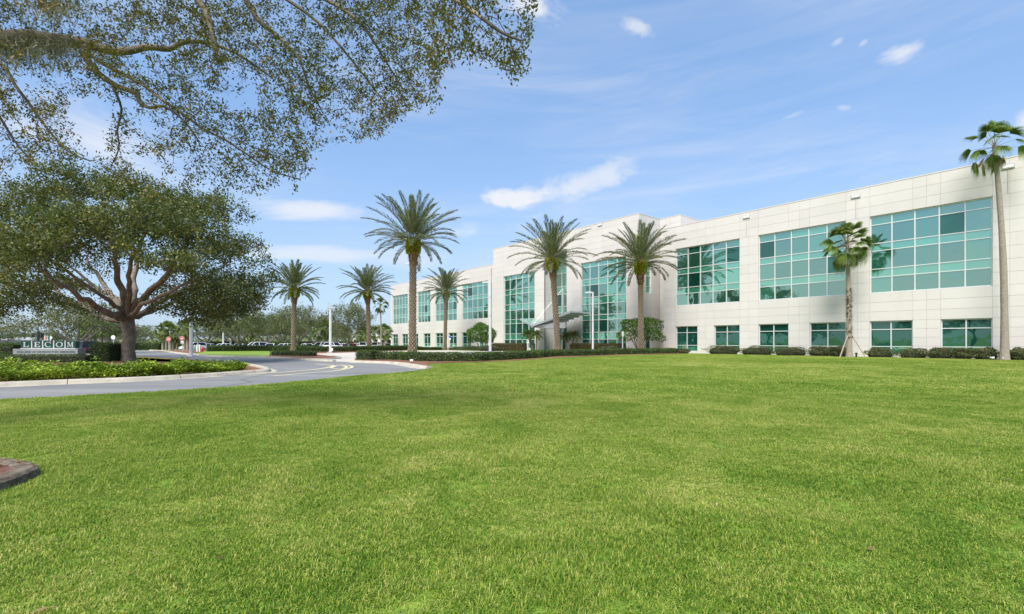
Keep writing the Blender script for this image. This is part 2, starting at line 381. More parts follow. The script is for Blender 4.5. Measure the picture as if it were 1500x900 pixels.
# ------------------------------------------------------------------ ground, roads, beds
def poly_sheet(name, pts, m, z, kind='structure', thick=0.0, label=None, cat=None):
    import bmesh
    bm = bmesh.new(); vs_ = [bm.verts.new((p[0], p[1], z+gz(p[1]))) for p in pts]
    f = bm.faces.new(vs_); bmesh.ops.triangulate(bm, faces=[f])
    if thick:
        r = bmesh.ops.extrude_face_region(bm, geom=bm.faces[:]); 
        for v in r['geom']:
            if isinstance(v, bmesh.types.BMVert): v.co.z -= thick
    bmesh.ops.recalc_face_normals(bm, faces=bm.faces[:])
    if not thick:
        for f in bm.faces:
            if f.normal.z < 0: f.normal_flip()
    me = bpy.data.meshes.new(name); bm.to_mesh(me); bm.free(); me.materials.append(m)
    return tag(link(name, me), label, cat, None, kind)
def smooth_path(pts, n=6):
    """Catmull-Rom through ground points"""
    pts = [Vector(p) for p in pts]; out = []
    for i in range(len(pts)-1):
        p0 = pts[max(i-1, 0)]; p1 = pts[i]; p2 = pts[i+1]; p3 = pts[min(i+2, len(pts)-1)]
        for k in range(n):
            t = k/n
            out.append(.5*((2*p1)+(p2-p0)*t+(2*p0-5*p1+4*p2-p3)*t*t+(3*p1-p0-3*p2+p3)*t**3))
    out.append(pts[-1]); return out
def offset_path(path, d):
    out = []
    for i, p in enumerate(path):
        t = (path[min(i+1, len(path)-1)]-path[max(i-1, 0)]); t.z = 0; t.normalize()
        out.append(p+Vector((-t.y, t.x, 0))*d)
    return out
def strip(name, path, w, m, z, kind='structure', label=None, cat=None):
    a = offset_path(path, w/2); c = offset_path(path, -w/2); mb = MB()
    for i in range(len(path)-1):
        mb.quad(*[Vector((q.x, q.y, z+gz(q.y))) for q in (c[i], c[i+1], a[i+1], a[i])])
    return tag(mb.build(name, m), label, cat, None, kind)
def kerb(name, path, w, h, m, gutter=0.0, side=1, joint=3.0):
    """swept kerb: rounded top, sloped road face, joints cut every few metres; the road lies on the -side"""
    prof = [(-w/2-.02, -.03), (-w/2, h*.75), (-w/2+.04, h), (w/2-.03, h), (w/2, h*.85), (w/2+.01, -.03)]
    if gutter: prof = [(-w/2-gutter, -.02), (-w/2-gutter, .012), (-w/2-.05, .012)] + prof[1:]
    mb = MB(); acc = 0
    dist = [0]
    for i in range(1, len(path)): dist.append(dist[-1]+(path[i]-path[i-1]).length)
    for i in range(len(path)-1):
        g = .018 if (dist[i] // joint) != (dist[i+1] // joint) else 0
        p, q = path[i], path[i+1]; seg = (q-p)
        tp = (path[min(i+1, len(path)-1)]-path[max(i-1, 0)]).normalized(); tq = (path[min(i+2, len(path)-1)]-path[i]).normalized()
        sp = Vector((-tp.y, tp.x, 0))*side; sq = Vector((-tq.y, tq.x, 0))*side
        q2 = q-seg.normalized()*g if seg.length > .05 else q
        A = [p+sp*a+Vector((0, 0, b+gz(p.y))) for a, b in prof]; B = [q2+sq*a+Vector((0, 0, b+gz(q.y))) for a, b in prof]
        for k in range(len(prof)-1): mb.quad(A[k], B[k], B[k+1], A[k+1])
        if g or i == 0 or i == len(path)-2: mb.quad(*A); mb.quad(*reversed(B))
    return tag(mb.build(name, m), kind='structure')

# ground: one sheet to the horizon, finer where it dips to the car park
xs = [-2500, -600, -200, -100, -50, -20, 0, 20, 50, 100, 200, 600, 2500]
ys = [-2500, -600, -100, -20, 0, 20, 40, 60, 78, 80, 80.7, 81.5, 82.3, 83, 83.8, 84.5, 85, 86, 120, 200, 600, 3000]
mb = MB()
for i in range(len(xs)-1):
    for j in range(len(ys)-1):
        mb.quad(*[(x, y, gz(y)) for x, y in ((xs[i], ys[j]), (xs[i+1], ys[j]), (xs[i+1], ys[j+1]), (xs[i], ys[j+1]))])
ground = tag(mb.build('ground', M['lawn']), kind='structure')

# lawn edge along the near lane
lane_lo = smooth_path([G(-420, 604), G(-200, 596), G(0, 586), G(120, 580), G(240, 573), G(340, 566.5), G(440, 559), G(520, 550.5), G(580, 546.5), G(612, 543)], 5)
gut = smooth_path([G(629, 540.3), G(617, 539), G(603, 536.4), G(589, 534.3), G(567, 532.6), G(544, 531.9), G(530, 531.3), G(515, 531)], 5)
isl_front = smooth_path([G(-420, 586), G(-200, 577), G(0, 567), G(100, 562.5), G(200, 558.5), G(300, 552.5), G(380, 546.6)], 5)
isl_back = smooth_path([G(392, 544.6), G(384, 541), G(362, 536.5), G(338, 533.4), G(290, 528), G(240, 525), G(200, 523.2), G(100, 520.5), G(-100, 519), G(-400, 518.5)], 4)
road_far = [G(-420, 513.4), G(100, 513.4), G(220, 513.6), G(236, 514.6), G(258, 517.3), G(268, 518.8), G(282, 520), G(303, 522.2), G(330, 523.1), G(352, 523.6), G(393, 524.3), G(440, 527.2), G(490, 530)]
road = poly_sheet('road', list(lane_lo) + [G(629, 540.3)] + list(gut[1:]) + list(reversed(road_far)), M['asphalt'], .006)
kerb('kerb', gut, .32, .13, M['kerb'], gutter=.42, side=-1, joint=3.05)
kerb('kerb', isl_front + [G(388, 545.9)] + isl_back[:9], .26, .15, M['kerb'], gutter=.30, side=1, joint=3.05)
far_k = smooth_path(road_far[2:], 3)
kerb('kerb', far_k, .25, .13, M['kerb'], gutter=.3, side=1, joint=3.05)
isl = list(isl_front) + [G(388, 545.9)] + list(isl_back)
island_bed = poly_sheet('mulch_bed', isl, M['mulch'], .055)
dry = poly_sheet('verge', [G(-300, 523), G(100, 524.3), G(215, 526), G(283, 530.5), G(325, 535)] + [p for p in reversed(smooth_path([G(332, 533.4), G(290, 528.5), G(240, 525.6), G(200, 523.8), G(100, 521), G(-300, 519.8)], 3))], M['dry'], .075)

# concrete forecourt and beds round the hedges
drive = poly_sheet('driveway', [G(490, 530), G(515, 531), G(530, 530.6), G(545, 529.2), G(700, 522), G(800, 517.5), G(840, 514.5), G(838, 513.4), G(798, 513.7), G(740, 514.6), G(690, 514.6), G(660, 513.6), G(648, 512.8), G(605, 514), G(550, 515), G(520, 516.5), G(456, 518.4), G(500, 525), G(470, 527.6)], M['concrete'], .012)
bed2 = poly_sheet('mulch_bed', [G(393, 524), G(440, 526.4), G(480, 526.6), G(497, 525.2), G(490, 523), G(470, 520.6), G(456, 518.8), G(430, 517.6), G(396, 518.2)], M['mulch'], .05)
bed3 = poly_sheet('mulch_bed', [G(519, 530.6), G(544, 531.4), G(567, 532), G(589, 533.6), G(606, 536), G(622, 537.6), G(629, 536.4), G(626, 533), G(700, 531), G(760, 528.8), G(800, 525.6), G(860, 522.8), G(950, 519.9), G(1000, 518.6), G(1000, 516.8), G(870, 516), G(700, 521), G(545, 525.5), G(520, 526)], M['mulch'], .04)
bed4 = poly_sheet('mulch_bed', [G(456, 518.2), G(520, 516.3), G(550, 514.9), G(605, 513.9), G(648, 512.6), G(655, 511.6), G(605, 511.6), G(520, 513), G(456, 515)], M['mulch'], .03)
kerb('kerb', smooth_path([G(388, 524.2), G(430, 527), G(470, 527.3), G(492, 526.2), G(498, 525), G(488, 522.6)], 4), .22, .12, M['kerb'], side=1)
bed5 = poly_sheet('mulch_bed', [G(225, 514.6), G(258, 517), G(268, 518.4), G(290, 517), G(298, 515.4), G(292, 513.8), G(262, 512.8), G(224, 512.9)], M['mulch'], .04)
# parking strip
lot = poly_sheet('car_park', [(-140, 86, 0), (-22, 86, 0), (-30, 112, 0), (-48, 150, 0), (-140, 150, 0)], M['asphalt'], .012)

# painted lines
ln = [[G(400, 551.2), G(452, 546.9), G(486.7, 544.3), G(507, 540.8), G(516, 538.2), G(511, 536), G(495, 534.9)],
      [G(330, 551), G(400, 546.9), G(443, 543.4), G(469, 540.7), G(484, 537.7), G(487, 535.8), G(462, 533.6)],
      [G(486, 540.2), G(500, 540.6), G(508, 538.3), G(503, 536.3), G(494, 536), G(489, 537.6), G(484, 539.6)]]
for l in ln:
    strip('road_marking', smooth_path(l, 5), .16, M['yellow'], .012)

# right hand wing bed
def along(p, q, k): return p+(q-p)*k

# near corner bed with its weathered kerb
corner = smooth_path([G(-260, 806), G(-120, 762), G(0, 723), G(36, 710), G(58, 699), G(61, 694), G(50, 687.5), G(0, 681), G(-120, 672), G(-260, 664)], 4)
poly_sheet('mulch_bed', [Vector((p.x, p.y, 0)) for p in offset_path(corner, .17)], M['old_mulch'], .092)
ck = [p+Vector((rng.normal(0, .008), rng.normal(0, .008), 0)) for p in offset_path(corner, .13)]
kerb('kerb', ck, .20, .105, M['old_kerb'], side=1, joint=.93)
mbx = MB()                                     # fallen leaves and twigs on the bed
V_, F_ = [], []
cx, cyy = -6.0, 5.0
P = np.stack([rng.uniform(-8.5, -4.95, 2600), rng.uniform(4.0, 5.9, 2600), np.full(2600, .085)], 1)
P = P[(np.abs(P[:, 1]-4.95) < (-(P[:, 0]+4.95))*.36) & (rng.uniform(0, 1, len(P)) < .6)]; P[:, 2] = np.where(rng.uniform(0, 1, len(P)) < .35, .118, .10)
th = rng.uniform(0, 6.28, len(P)); D = np.stack([np.cos(th), np.sin(th), rng.uniform(-.05, .35, len(P))], 1)
V_, F_ = leaf_quads(P, D, np.array([0, 0, 1.0])+rng.normal(0, .3, (len(P), 3)), rng.uniform(.04, .09, len(P)), rng.uniform(.012, .035, len(P)))
tag(np_build('leaf_litter', V_, F_, M['dead_leaf']), kind='stuff')

# ------------------------------------------------------------------ the office building
VPX = 175.0
tx = (VPX-750)/FOC; L_ = math.hypot(tx, 1); T = Vector((tx/L_, 1/L_, 0)); N = Vector((-T.y, T.x, 0))   # along the front (away), and out of it
Y0 = CAM_H*FOC/25.6; P0 = Vector(((1454-750)/FOC*Y0, Y0, 0))
def FS(px, o=0.0):
    a = P0+N*o; u = (px-750)/FOC; return (u*a.y-a.x)/(T.x-u*T.y)
def F(s, o, z): p = P0+N*o+T*s; return Vector((p.x, p.y, z))
def FY(px, o=0.0): return F(FS(px, o), o, 0).y
def HZ(px, py, o=0.0): return CAM_H+(HOR-py)*FY(px, o)/FOC

ZR, ZT, ZB, LT, LB = 15.85, 13.07, 5.90, 3.32, .22       # roof, upper window head and sill, lower head and sill
ZC = 18.35
office = empty('office_building', F(20, 0, 0), 'long three storey cream panelled office building with green glass windows', 'building')

def wall_part(fn, a_br, z_br, holes, mats, name='wall', depth=.32, parent=None, floor=-.6):
    """panels with open joints in front of a backing wall; holes = (a0, a1, z0, z1) on the grid"""
    a_br = sorted(a_br); z_br = sorted(z_br); mb = MB(); g = .009
    for i in range(len(a_br)-1):
        for j in range(len(z_br)-1):
            a0, a1, z0, z1 = a_br[i], a_br[i+1], z_br[j], z_br[j+1]
            am, zm = (a0+a1)/2, (z0+z1)/2
            if any(h[0] < am < h[1] and h[2] < zm < h[3] for h in holes): continue
            mb.cur = 1; mb.quad(fn(a0, -.02, z0), fn(a1, -.02, z0), fn(a1, -.02, z1), fn(a0, -.02, z1))
            mb.cur = 0; b0, b1, c0, c1 = a0+g, a1-g, z0+g, z1-g
            fr = [fn(b0, 0, c0), fn(b1, 0, c0), fn(b1, 0, c1), fn(b0, 0, c1)]; bk = [fn(b0, -.018, c0), fn(b1, -.018, c0), fn(b1, -.018, c1), fn(b0, -.018, c1)]
            n0 = len(mb.v); mb.v += [tuple(p) for p in fr+bk]
            for f in ((0, 1, 2, 3), (0, 4, 5, 1), (1, 5, 6, 2), (2, 6, 7, 3), (3, 7, 4, 0)): mb.f.append(tuple(n0+k for k in f)); mb.m.append(0)
    for a0, a1, z0, z1 in holes:
        e = .004
        for q in (((a0, z0), (a0, z1)), ((a1, z0), (a1, z1)), ((a0, z0), (a1, z0)), ((a0, z1), (a1, z1))):
            (p0, q0), (p1, q1) = q
            mb.quad(fn(p0, -e, q0), fn(p1, -e, q1), fn(p1, -depth, q1), fn(p0, -depth, q0))
    return mb.build(name, mats, parent or office)

def window(fn, a0, a1, z0, z1, cols, rows, depth=.26, kinds=None, parent=None, fw=.085, low=False):
    """frame of mullions and transoms with one pane mesh behind; rows are listed from the top"""
    tot = sum(rows); zs = [z1]
    for r in rows: zs.append(zs[-1]-(z1-z0)*r/tot)
    as_ = [a0+(a1-a0)*k/cols for k in range(cols+1)]
    fr = MB()
    def bar(A0, A1, Z0, Z1, d0, d1):
        fr.hexa([fn(A0, d0, Z0), fn(A1, d0, Z0), fn(A1, d1, Z0), fn(A0, d1, Z0), fn(A0, d0, Z1), fn(A1, d0, Z1), fn(A1, d1, Z1), fn(A0, d1, Z1)])
    h = fw/2
    for k, a in enumerate(as_):
        lo, hi = (a, a+fw) if k == 0 else (a-fw, a) if k == cols else (a-h, a+h)
        bar(lo, hi, z0, z1, -depth-.05, -depth+.10)
    for j, z in enumerate(zs):
        lo, hi = (z-fw, z) if j == 0 else (z, z+fw) if j == len(zs)-1 else (z-h*.85, z+h*.85)
        for k in range(cols):
            bar(as_[k]+(fw if k == 0 else h), as_[k+1]-(fw if k == cols-1 else h), lo, hi, -depth-.05, -depth+.085)
    w = fr.build('window', M['frame'], parent or office)
    gl = MB()
    for j in range(len(rows)):
        for k in range(cols):
            kind = (kinds[j] if kinds else ('s' if rows[j] < max(rows)*.62 else 'v'))
            u_ = random.random(); gl.cur = 1 if kind == 's' else 2 if (kind == 'd' or low) else (2 if u_ < .07 else 1 if u_ > .93 else 0)
            r = lambda: random.gauss(0, .0022)
            gl.quad(fn(as_[k], -depth+r(), zs[j+1]), fn(as_[k+1], -depth+r(), zs[j+1]), fn(as_[k+1], -depth+r(), zs[j]), fn(as_[k], -depth+r(), zs[j]))
    gl.build('pane', [M['vision'], M['spandrel'], M['low_vision']], w)
    return w

UP_ROWS, UP_K = [37, 77, 31, 75, 34, 66], 'vvsvsv'
LO_ROWS, LO_K = [25, 50, 24], 'dds'
zbr = [-.6, .0, LB, 1.02, 1.8, 2.55, LT, 4.18, 5.04, ZB] + [ZB+(ZT-ZB)*k/7 for k in range(1, 7)] + [ZT, ZT+.93, ZT+1.86, ZR]
front = lambda o: (lambda a, d, z: F(a, o+d, z))
def pair(p, q, o=0): return (FS(q, o), FS(p, o))

# right wing -------------------------------------------------------
sW = FS(971)
ups = [pair(1274, 1454), pair(1111, 1239), pair(989.7, 1083.3)]
los = [pair(1378, 1454), pair(1274, 1337), pair(1186, 1239), pair(1111, 1155), pair(1046, 1083.3), pair(989.7, 1021.5)]
bay = 9.95; ups = [(ups[0][0]-bay, ups[0][1]-bay)] + ups; los = [(los[0][0]-bay, los[0][1]-bay), (los[1][0]-bay, los[1][1]-bay)] + los
sR = ups[0][0]-1.2
holes = [(a, b, ZB, ZT) for a, b in ups] + [(a, b, LB, LT) for a, b in los]
abr = [sR, sW] + [x for h in los for x in h] + [(ups[k][0]+ups[k+1][1])/2 for k in range(0)]
for k in range(len(ups)-1): abr.append((ups[k][1]+ups[k+1][0])/2)
for a, b in ups: abr.append((a+b)/2)
wall_part(front(0), abr, zbr, holes, [M['wall'], M['joint']])
for a, b in ups: window(front(0), a, b, ZB, ZT, 5, UP_ROWS, kinds=UP_K)
for a, b in los: window(front(0), a, b, LB, LT, 2, LO_ROWS, kinds=LO_K)

# left wing --------------------------------------------------------
sL0, sL1 = FS(723), FS(572.5)
bs = [(676.8, 714.6), (637.5, 669), (611.5, 630.4), (575.3, 597.2)]
upl = [pair(a, b) for a, b in bs]
lol = []
for a, b in ((676.8, 690), (657, 669), (638, 648.8), (620.3, 630.4), (604.5, 612.5), (589, 597.4), (575, 582.6)): lol.append(pair(a, b))
lol.insert(0, (upl[0][0], upl[0][0]+3.0))
lol = sorted([(a, b) for a, b in lol]); lol2 = []
for a, b in lol:
    if lol2 and a < lol2[-1][1]+.6: continue
    lol2.append((a, b))
holes = [(a, b, ZB, ZT) for a, b in upl] + [(a, b, LB, LT) for a, b in lol2]
abr = [sL0, sL1] + [x for h in lol2 for x in h] + [x for h in upl for x in h]
abr = sorted(abr); abr = [abr[0]] + [x for i, x in enumerate(abr[1:], 1) if x-abr[i-1] > 1e-4]
wall_part(front(0), abr, zbr, holes, [M['wall'], M['joint']])
for a, b in upl: window(front(0), a, b, ZB, ZT, 4 if b-a < 8 else 5, UP_ROWS, kinds=UP_K)
for a, b in lol2: window(front(0), a, b, LB, LT, 2, LO_ROWS, kinds=LO_K)

# central block, one metre proud of the wings ------------------------
OC = 1.0
sC0, sC1 = FS(936.3, OC), FS(722.5, OC)
gA, gB = pair(737.5, 783, OC), pair(850.8, 917, OC); ent = pair(797, 830, OC)
CZ0 = .30
zc = [-.6, .0, CZ0, 1.3, 2.3, 3.32, 4.18, 5.04, 5.9] + [ZB+(ZT-ZB)*k/7 for k in range(1, 7)] + [ZT, 13.95, 14.83, 15.71, 16.59, 17.47, ZC]
abr = [sC0, sC1, *gA, *gB, *ent, (gB[1]+ent[0])/2, (gA[0]+gA[1])/2, (gB[0]+gB[1])/2]
EZ = HZ(820, 367, OC)
zc2 = sorted(zc)
EZ = min(zc2, key=lambda z: abs(z-EZ))
wall_part(front(OC), abr, zc2, [(*gA, CZ0, ZT), (*gB, CZ0, ZT), (*ent, -.6, EZ)], [M['wall'], M['joint']])
CR = [25, 60, 30, 60, 35, 55, 25, 60, 35, 50]; CK = 'svsvsvsvsd'
window(front(OC), *gA, CZ0, ZT, 5, CR, kinds=CK); window(front(OC), *gB, CZ0, ZT, 5, CR, kinds=CK)
# entrance recess: jambs, soffit and the glass behind
ED = 2.5
jl = lambda a, d, z: F(ent[1]+d, a, z)          # far jamb, seen from the front
jr = lambda a, d, z: F(ent[0]-d, a, z)
zj = [z for z in zc2 if z <= EZ]
wall_part(lambda a, d, z: F(ent[1]-d*1, a, z), [OC-ED, OC-ED/2, OC-.012], zj, [], [M['wall'], M['joint']], name='recess_wall')
wall_part(lambda a, d, z: F(ent[0]+d*1, a, z), [OC-ED, OC-ED/2, OC-.012], zj, [], [M['wall'], M['joint']], name='recess_wall')
mb = MB(); mb.quad(F(ent[0], OC-.01, EZ-.01), F(ent[1], OC-.01, EZ-.01), F(ent[1], OC-ED, EZ-.01), F(ent[0], OC-ED, EZ-.01)); mb.build('recess_soffit', M['wall'], office)
window(front(OC-ED+.3), ent[0]+.02, ent[1]-.02, .02, EZ-.02, 3, [60, 30, 60, 35, 55, 30, 60, 40, 70], kinds='vsvsvsvdd')
# right return of the block with its slot window, and the set-back wall beyond
OB = -3.85
ret = lambda a, d, z: F(sC0-d, a, z)
sl0, sl1 = OC-2.75, OC-1.55
wall_part(ret, [OB, sl0, sl1, OC-.012], zc2, [(sl0, sl1, zc2[10], ZT), (sl0, sl1, 0, 3.32)], [M['wall'], M['joint']])
window(ret, sl0, sl1, zc2[10], ZT, 1, [30, 60, 30, 60, 40], kinds='svsvs', depth=.2); window(ret, sl0, sl1, 0, 3.32, 1, [30, 60], kinds='vd', depth=.2)
sP = FS(997.2, OB)
wall_part(front(OB), [sP, (sP+sC0)/2, sC0-.012], zc2, [], [M['wall'], M['joint']])
wall_part(lambda a, d, z: F(sP-d, a, z), [-22, -13, OB-.012], [z for z in zc2 if z > 14], [], [M['wall'], M['joint']])
# hidden sides, roofs and parapet caps keep the volume closed
mb = MB()
mb.quad(F(sR, -.5, 14.9), F(sP, -.5, 14.9), F(sP, -28, 14.9), F(sR, -28, 14.9))
mb.quad(F(sC1, -.5, 14.9), F(sL1, -.5, 14.9), F(sL1, -28, 14.9), F(sC1, -28, 14.9))
mb.quad(F(sP+.01, OB, 17.6), F(sC1-.01, OB, 17.6), F(sC1-.01, -22, 17.6), F(sP+.01, -22, 17.6)); mb.quad(F(sC0+.01, OC-.05, 17.6), F(sC1-.01, OC-.05, 17.6), F(sC1-.01, OB, 17.6), F(sC0+.01, OB, 17.6))
mb.build('roof', M['roof'], office)
mb = MB()
for p, q in (((sL1, -.02), (sL1, -28)), ((sL1, -28), (sR, -28)), ((sR, -28), (sR, -.02)), ((sW, -.02), (sW, OB))):
    mb.quad(F(*p, -.6), F(*q, -.6), F(*q, ZR), F(*p, ZR))
for p, q in (((sC1, OC-.02), (sC1, -22)), ((sC1, -22), (sP, -22))): mb.quad(F(*p, 0), F(*q, 0), F(*q, ZC), F(*p, ZC))
mb.build('side_wall', M['wall'], office)
mb = MB()
def cap(s0, o0, s1, o1, z, w=.30, h=.09, pr=.025):
    a, b = F(s0, o0, z), F(s1, o1, z); d = (b-a).normalized(); s_ = Vector((-d.y, d.x, 0))
    if s_.dot(N)+s_.dot(-T)*.5 < 0: s_ = -s_
    mb.hexa([a+s_*pr, b+s_*pr, b-s_*w, a-s_*w] + [p+Vector((0, 0, h)) for p in (a+s_*pr, b+s_*pr, b-s_*w, a-s_*w)])
cap(sR, 0, sW, 0, ZR); cap(sC1+.02, 0, sL1, 0, ZR); cap(sC0-.02, OC, sC1, OC, ZC); cap(sC0, OC-.35, sC0, OB, ZC); cap(sP-.02, OB, sC0-.05, OB, ZC); cap(sP, OB-.35, sP, -22, ZC); cap(sW, -.32, sW, OB, ZR)
mb.build('coping', M['wall'], office)
# rain pipe at the left wing's end, floodlights along the parapet
mb = MB(); mb.tube([F(FS(720.3), .09, 0), F(FS(720.3), .09, 15.2)], .07, 8); mb.build('rain_pipe', mat('rain_pipe', (.40, .36, .29), .6), office)
for px, py, o in ((1093.7, 318, 0), (1254, 287.6, 0), (1477, 244, 0), (879, 329.5, OC)):
    s = FS(px, o); z = HZ(px, py, o); mb = MB()
    for k in ((-.36, -.30), (.30, .36)): mb.hexa([F(s+k[0], o+.0, z-.16), F(s+k[1], o+.0, z-.16), F(s+k[1], o+.1, z-.16), F(s+k[0], o+.1, z-.16), F(s+k[0], o, z+.16), F(s+k[1], o, z+.16), F(s+k[1], o+.1, z+.16), F(s+k[0], o+.1, z+.16)])
    for k in ((-.17, -.11), (.11, .17)): mb.hexa([F(s-.3, o, z+k[0]), F(s+.3, o, z+k[0]), F(s+.3, o+.1, z+k[0]), F(s-.3, o+.1, z+k[0]), F(s-.3, o, z+k[1]), F(s+.3, o, z+k[1]), F(s+.3, o+.1, z+k[1]), F(s-.3, o+.1, z+k[1])])
    lt = mb.build('wall_light', M['grey_metal'], office)
    mb = MB(); mb.hexa([F(s-.29, o+.01, z-.10), F(s+.29, o+.01, z-.10), F(s+.29, o+.12, z-.10), F(s-.29, o+.12, z-.10), F(s-.29, o+.01, z+.10), F(s+.29, o+.01, z+.10), F(s+.29, o+.10, z+.10), F(s-.29, o+.10, z+.10)])
    mb.build('lens', M['sign_white'], lt)
    if o == 0:
        mb = MB(); mb.tube([F(s, .03, z-.2), F(s, .03, ZT+.05)], .02, 6); mb.build('conduit', M['joint'], lt)

# butterfly canopy over the entrance ---------------------------------
def cpt(px, py, o): return F(FS(px, o), o, HZ(px, py, o))
tipF = cpt(780, 478, 6.2); tipB = F(FS(815, OC-ED), OC-ED+.4, tipF.z-.2)
sp_s = F(0, 0, 0)
sK = FS(780, 6.2); zK = tipF.z
cn = MB(); o1, o0 = 6.2, OC-1.9
zL, zRt = zK+1.15, zK+1.75
sLft, sRgt = sK+3.4, sK-7.2
def bx(mb_, p, q, w, h):
    d = (q-p).normalized(); s_ = d.cross(Vector((0, 0, 1))).normalized()*w/2; u = Vector((0, 0, h/2))
    mb_.hexa([p-s_-u, q-s_-u, q+s_-u, p+s_-u, p-s_+u, q-s_+u, q+s_+u, p+s_+u])
canopy = cn; o0 = OC+.25
bx(cn, F(sK, o1+.2, zK), F(sK, o0, zK-.1), .28, .40)                 # valley beam
bx(cn, F(sK, o1, zK+.05), F(sRgt, o1-.6, zRt), .16, .26)            # front edges
bx(cn, F(sK, o1, zK+.05), F(sLft, o1-.6, zL), .16, .26)
cano = cn.build('entrance_canopy', M['alu'], office)
rb = MB()
for k in range(1, 8):
    t_ = k/7
    for sE, zE in ((sRgt, zRt), (sLft, zL)):
        if sE == sLft and k > 5: continue
        tt = t_ if sE == sRgt else k/5
        a = F(sK+(sE-sK)*tt, o1-.6*tt-.05, zK+.05+(zE-zK)*tt)
        b_ = F(sK+(sE-sK)*tt, o0+.4, zK+.05+(zE-zK)*tt)
        m1 = MB(); bx(m1, a, b_, .10, .20); m1.build('rafter', M['grey_metal'], cano)
for sE, zE in ((sRgt, zRt), (sLft, zL)):
    m1 = MB(); u = .13
    q = [F(sK, o1-.1, zK+.05+u), F(sE, o1-.7, zE+u), F(sE, o0+.3, zE+u), F(sK, o0+.3, zK+.05+u)]
    m1.hexa(q+[p+Vector((0, 0, .03)) for p in q]); m1.build('glass_roof', M['canopy_glass'], cano)
M['fascia'] = mat('canopy_fascia', (.42, .43, .45), .5, .05, 2)
# curved underside fascia
m1 = MB()
for k in range(8):
    t0, t1 = k/8, (k+1)/8
    f0, f1 = zK-.18+.10*t0*t0, zK-.18+.10*t1*t1
    g0, g1 = zK-.02+(zRt-zK)*min(t0, .62)*.38, zK-.02+(zRt-zK)*min(t1, .62)*.38
    s0_, s1_ = sK+(sRgt-sK)*t0*.86, sK+(sRgt-sK)*t1*.86
    m1.hexa([F(s0_, o1-.55, f0-.35*t0), F(s1_, o1-.55, f1-.35*t1), F(s1_, o1-.7, f1-.35*t1), F(s0_, o1-.7, f0-.35*t0), F(s0_, o1-.55, g0), F(s1_, o1-.55, g1), F(s1_, o1-.7, g1), F(s0_, o1-.7, g0)])
m1.build('fascia', M['fascia'], cano)
m1 = MB(); sM = FS(826.5, OC-.2)
m1.tube([F(sM, OC+.15, 3.0), F(sM, OC+.15, HZ(826.5, 422, OC))], .19, 10); m1.build('mast', M['alu'], cano)
m1 = MB(); m1.tube([F(sM, OC+.25, HZ(826.5, 424, OC)), F(sK, o1-.2, zK+.3)], .02, 6); m1.build('stay_cable', M['alu'], cano)
# ------------------------------------------------------------------ branching trees by space colonisation
def colonize(nodes, parents, A, step, infl, kill, iters=120, bias=(0, 0, 0), jit=.12):
    pos = np.array(nodes, float); par = list(parents); n = len(pos); A = np.array(A, float)
    cap_ = 60000; buf = np.zeros((cap_, 3)); buf[:n] = pos
    bd = np.full(len(A), 1e9); bi = np.zeros(len(A), int)
    def upd(lo, hi):
        nonlocal bd, bi
        for s in range(lo, hi, 400):
            e = min(s+400, hi)
            d = ((A[:, None, :]-buf[None, s:e, :])**2).sum(2); k = d.argmin(1); dm = d[np.arange(len(A)), k]
            m = dm < bd; bd[m] = dm[m]; bi[m] = k[m]+s
    upd(0, n); kidc = {}
    for _ in range(iters):
        if len(A) == 0: break
        m = bd < infl*infl
        if not m.any(): break
        idx = bi[m]; v = unit(A[m]-buf[idx]); u, inv = np.unique(idx, return_inverse=True)
        acc = np.zeros((len(u), 3)); np.add.at(acc, inv, v)
        acc = unit(unit(acc)+np.array(bias)+rng.normal(0, jit, acc.shape)); n0 = n
        for k, i in enumerate(u):
            if kidc.get(int(i), 0) >= 4 or n >= cap_-1: continue
            kidc[int(i)] = kidc.get(int(i), 0)+1
            buf[n] = buf[i]+acc[k]*step; par.append(int(i)); n += 1
        if n == n0: break
        upd(n0, n); keep = bd > kill*kill; A = A[keep]; bd = bd[keep]; bi = bi[keep]
    return buf[:n].copy(), par
def tree_radii(pos, par, tip, expo=2.3, rmax=None, fixed=None):
    n = len(pos); acc = np.zeros(n); kids_ = np.zeros(n, int)
    for i in range(n-1, 0, -1):
        if kids_[i] == 0: acc[i] = tip**expo
        if par[i] >= 0: acc[par[i]] += acc[i]; kids_[par[i]] += 1
    r = acc**(1/expo)
    if rmax: r = r*min(1.0, rmax/r.max()) if r.max() > rmax else r
    if fixed is not None:
        for i, v in fixed.items(): r[i] = max(v, r[i]*.6) if v else r[i]
    return r, kids_
def skeleton_mesh(mb, pos, par, r, nthick=8, nthin=4, thr=.06, tipscale=.6):
    n = len(pos); child = [[] for _ in range(n)]
    for i in range(1, n):
        if par[i] >= 0: child[par[i]].append(i)
    done = np.zeros(n, bool); order = [i for i in range(n) if par[i] < 0]
    starts = [(i, None) for i in order]
    while starts:
        i, p = starts.pop(); chain = ([p] if p is not None else [])+[i]; cur = i
        while child[cur]:
            cs = sorted(child[cur], key=lambda c: -r[c]); starts += [(c, cur) for c in cs[1:]]; cur = cs[0]; chain.append(cur)
        if len(chain) < 2: continue
        rr = [r[c] for c in chain]
        if p is not None: rr[0] = min(r[p]*.9, rr[1]*1.15)
        rr[-1] *= tipscale
        mb.tube([pos[c] for c in chain], rr, nthick if max(rr) > thr else nthin, cap=False)

def lump_points(n, lumps, sig):
    c = lumps[rng.integers(0, len(lumps), n)]; return c+rng.normal(0, 1, (n, 3))*np.array(sig)

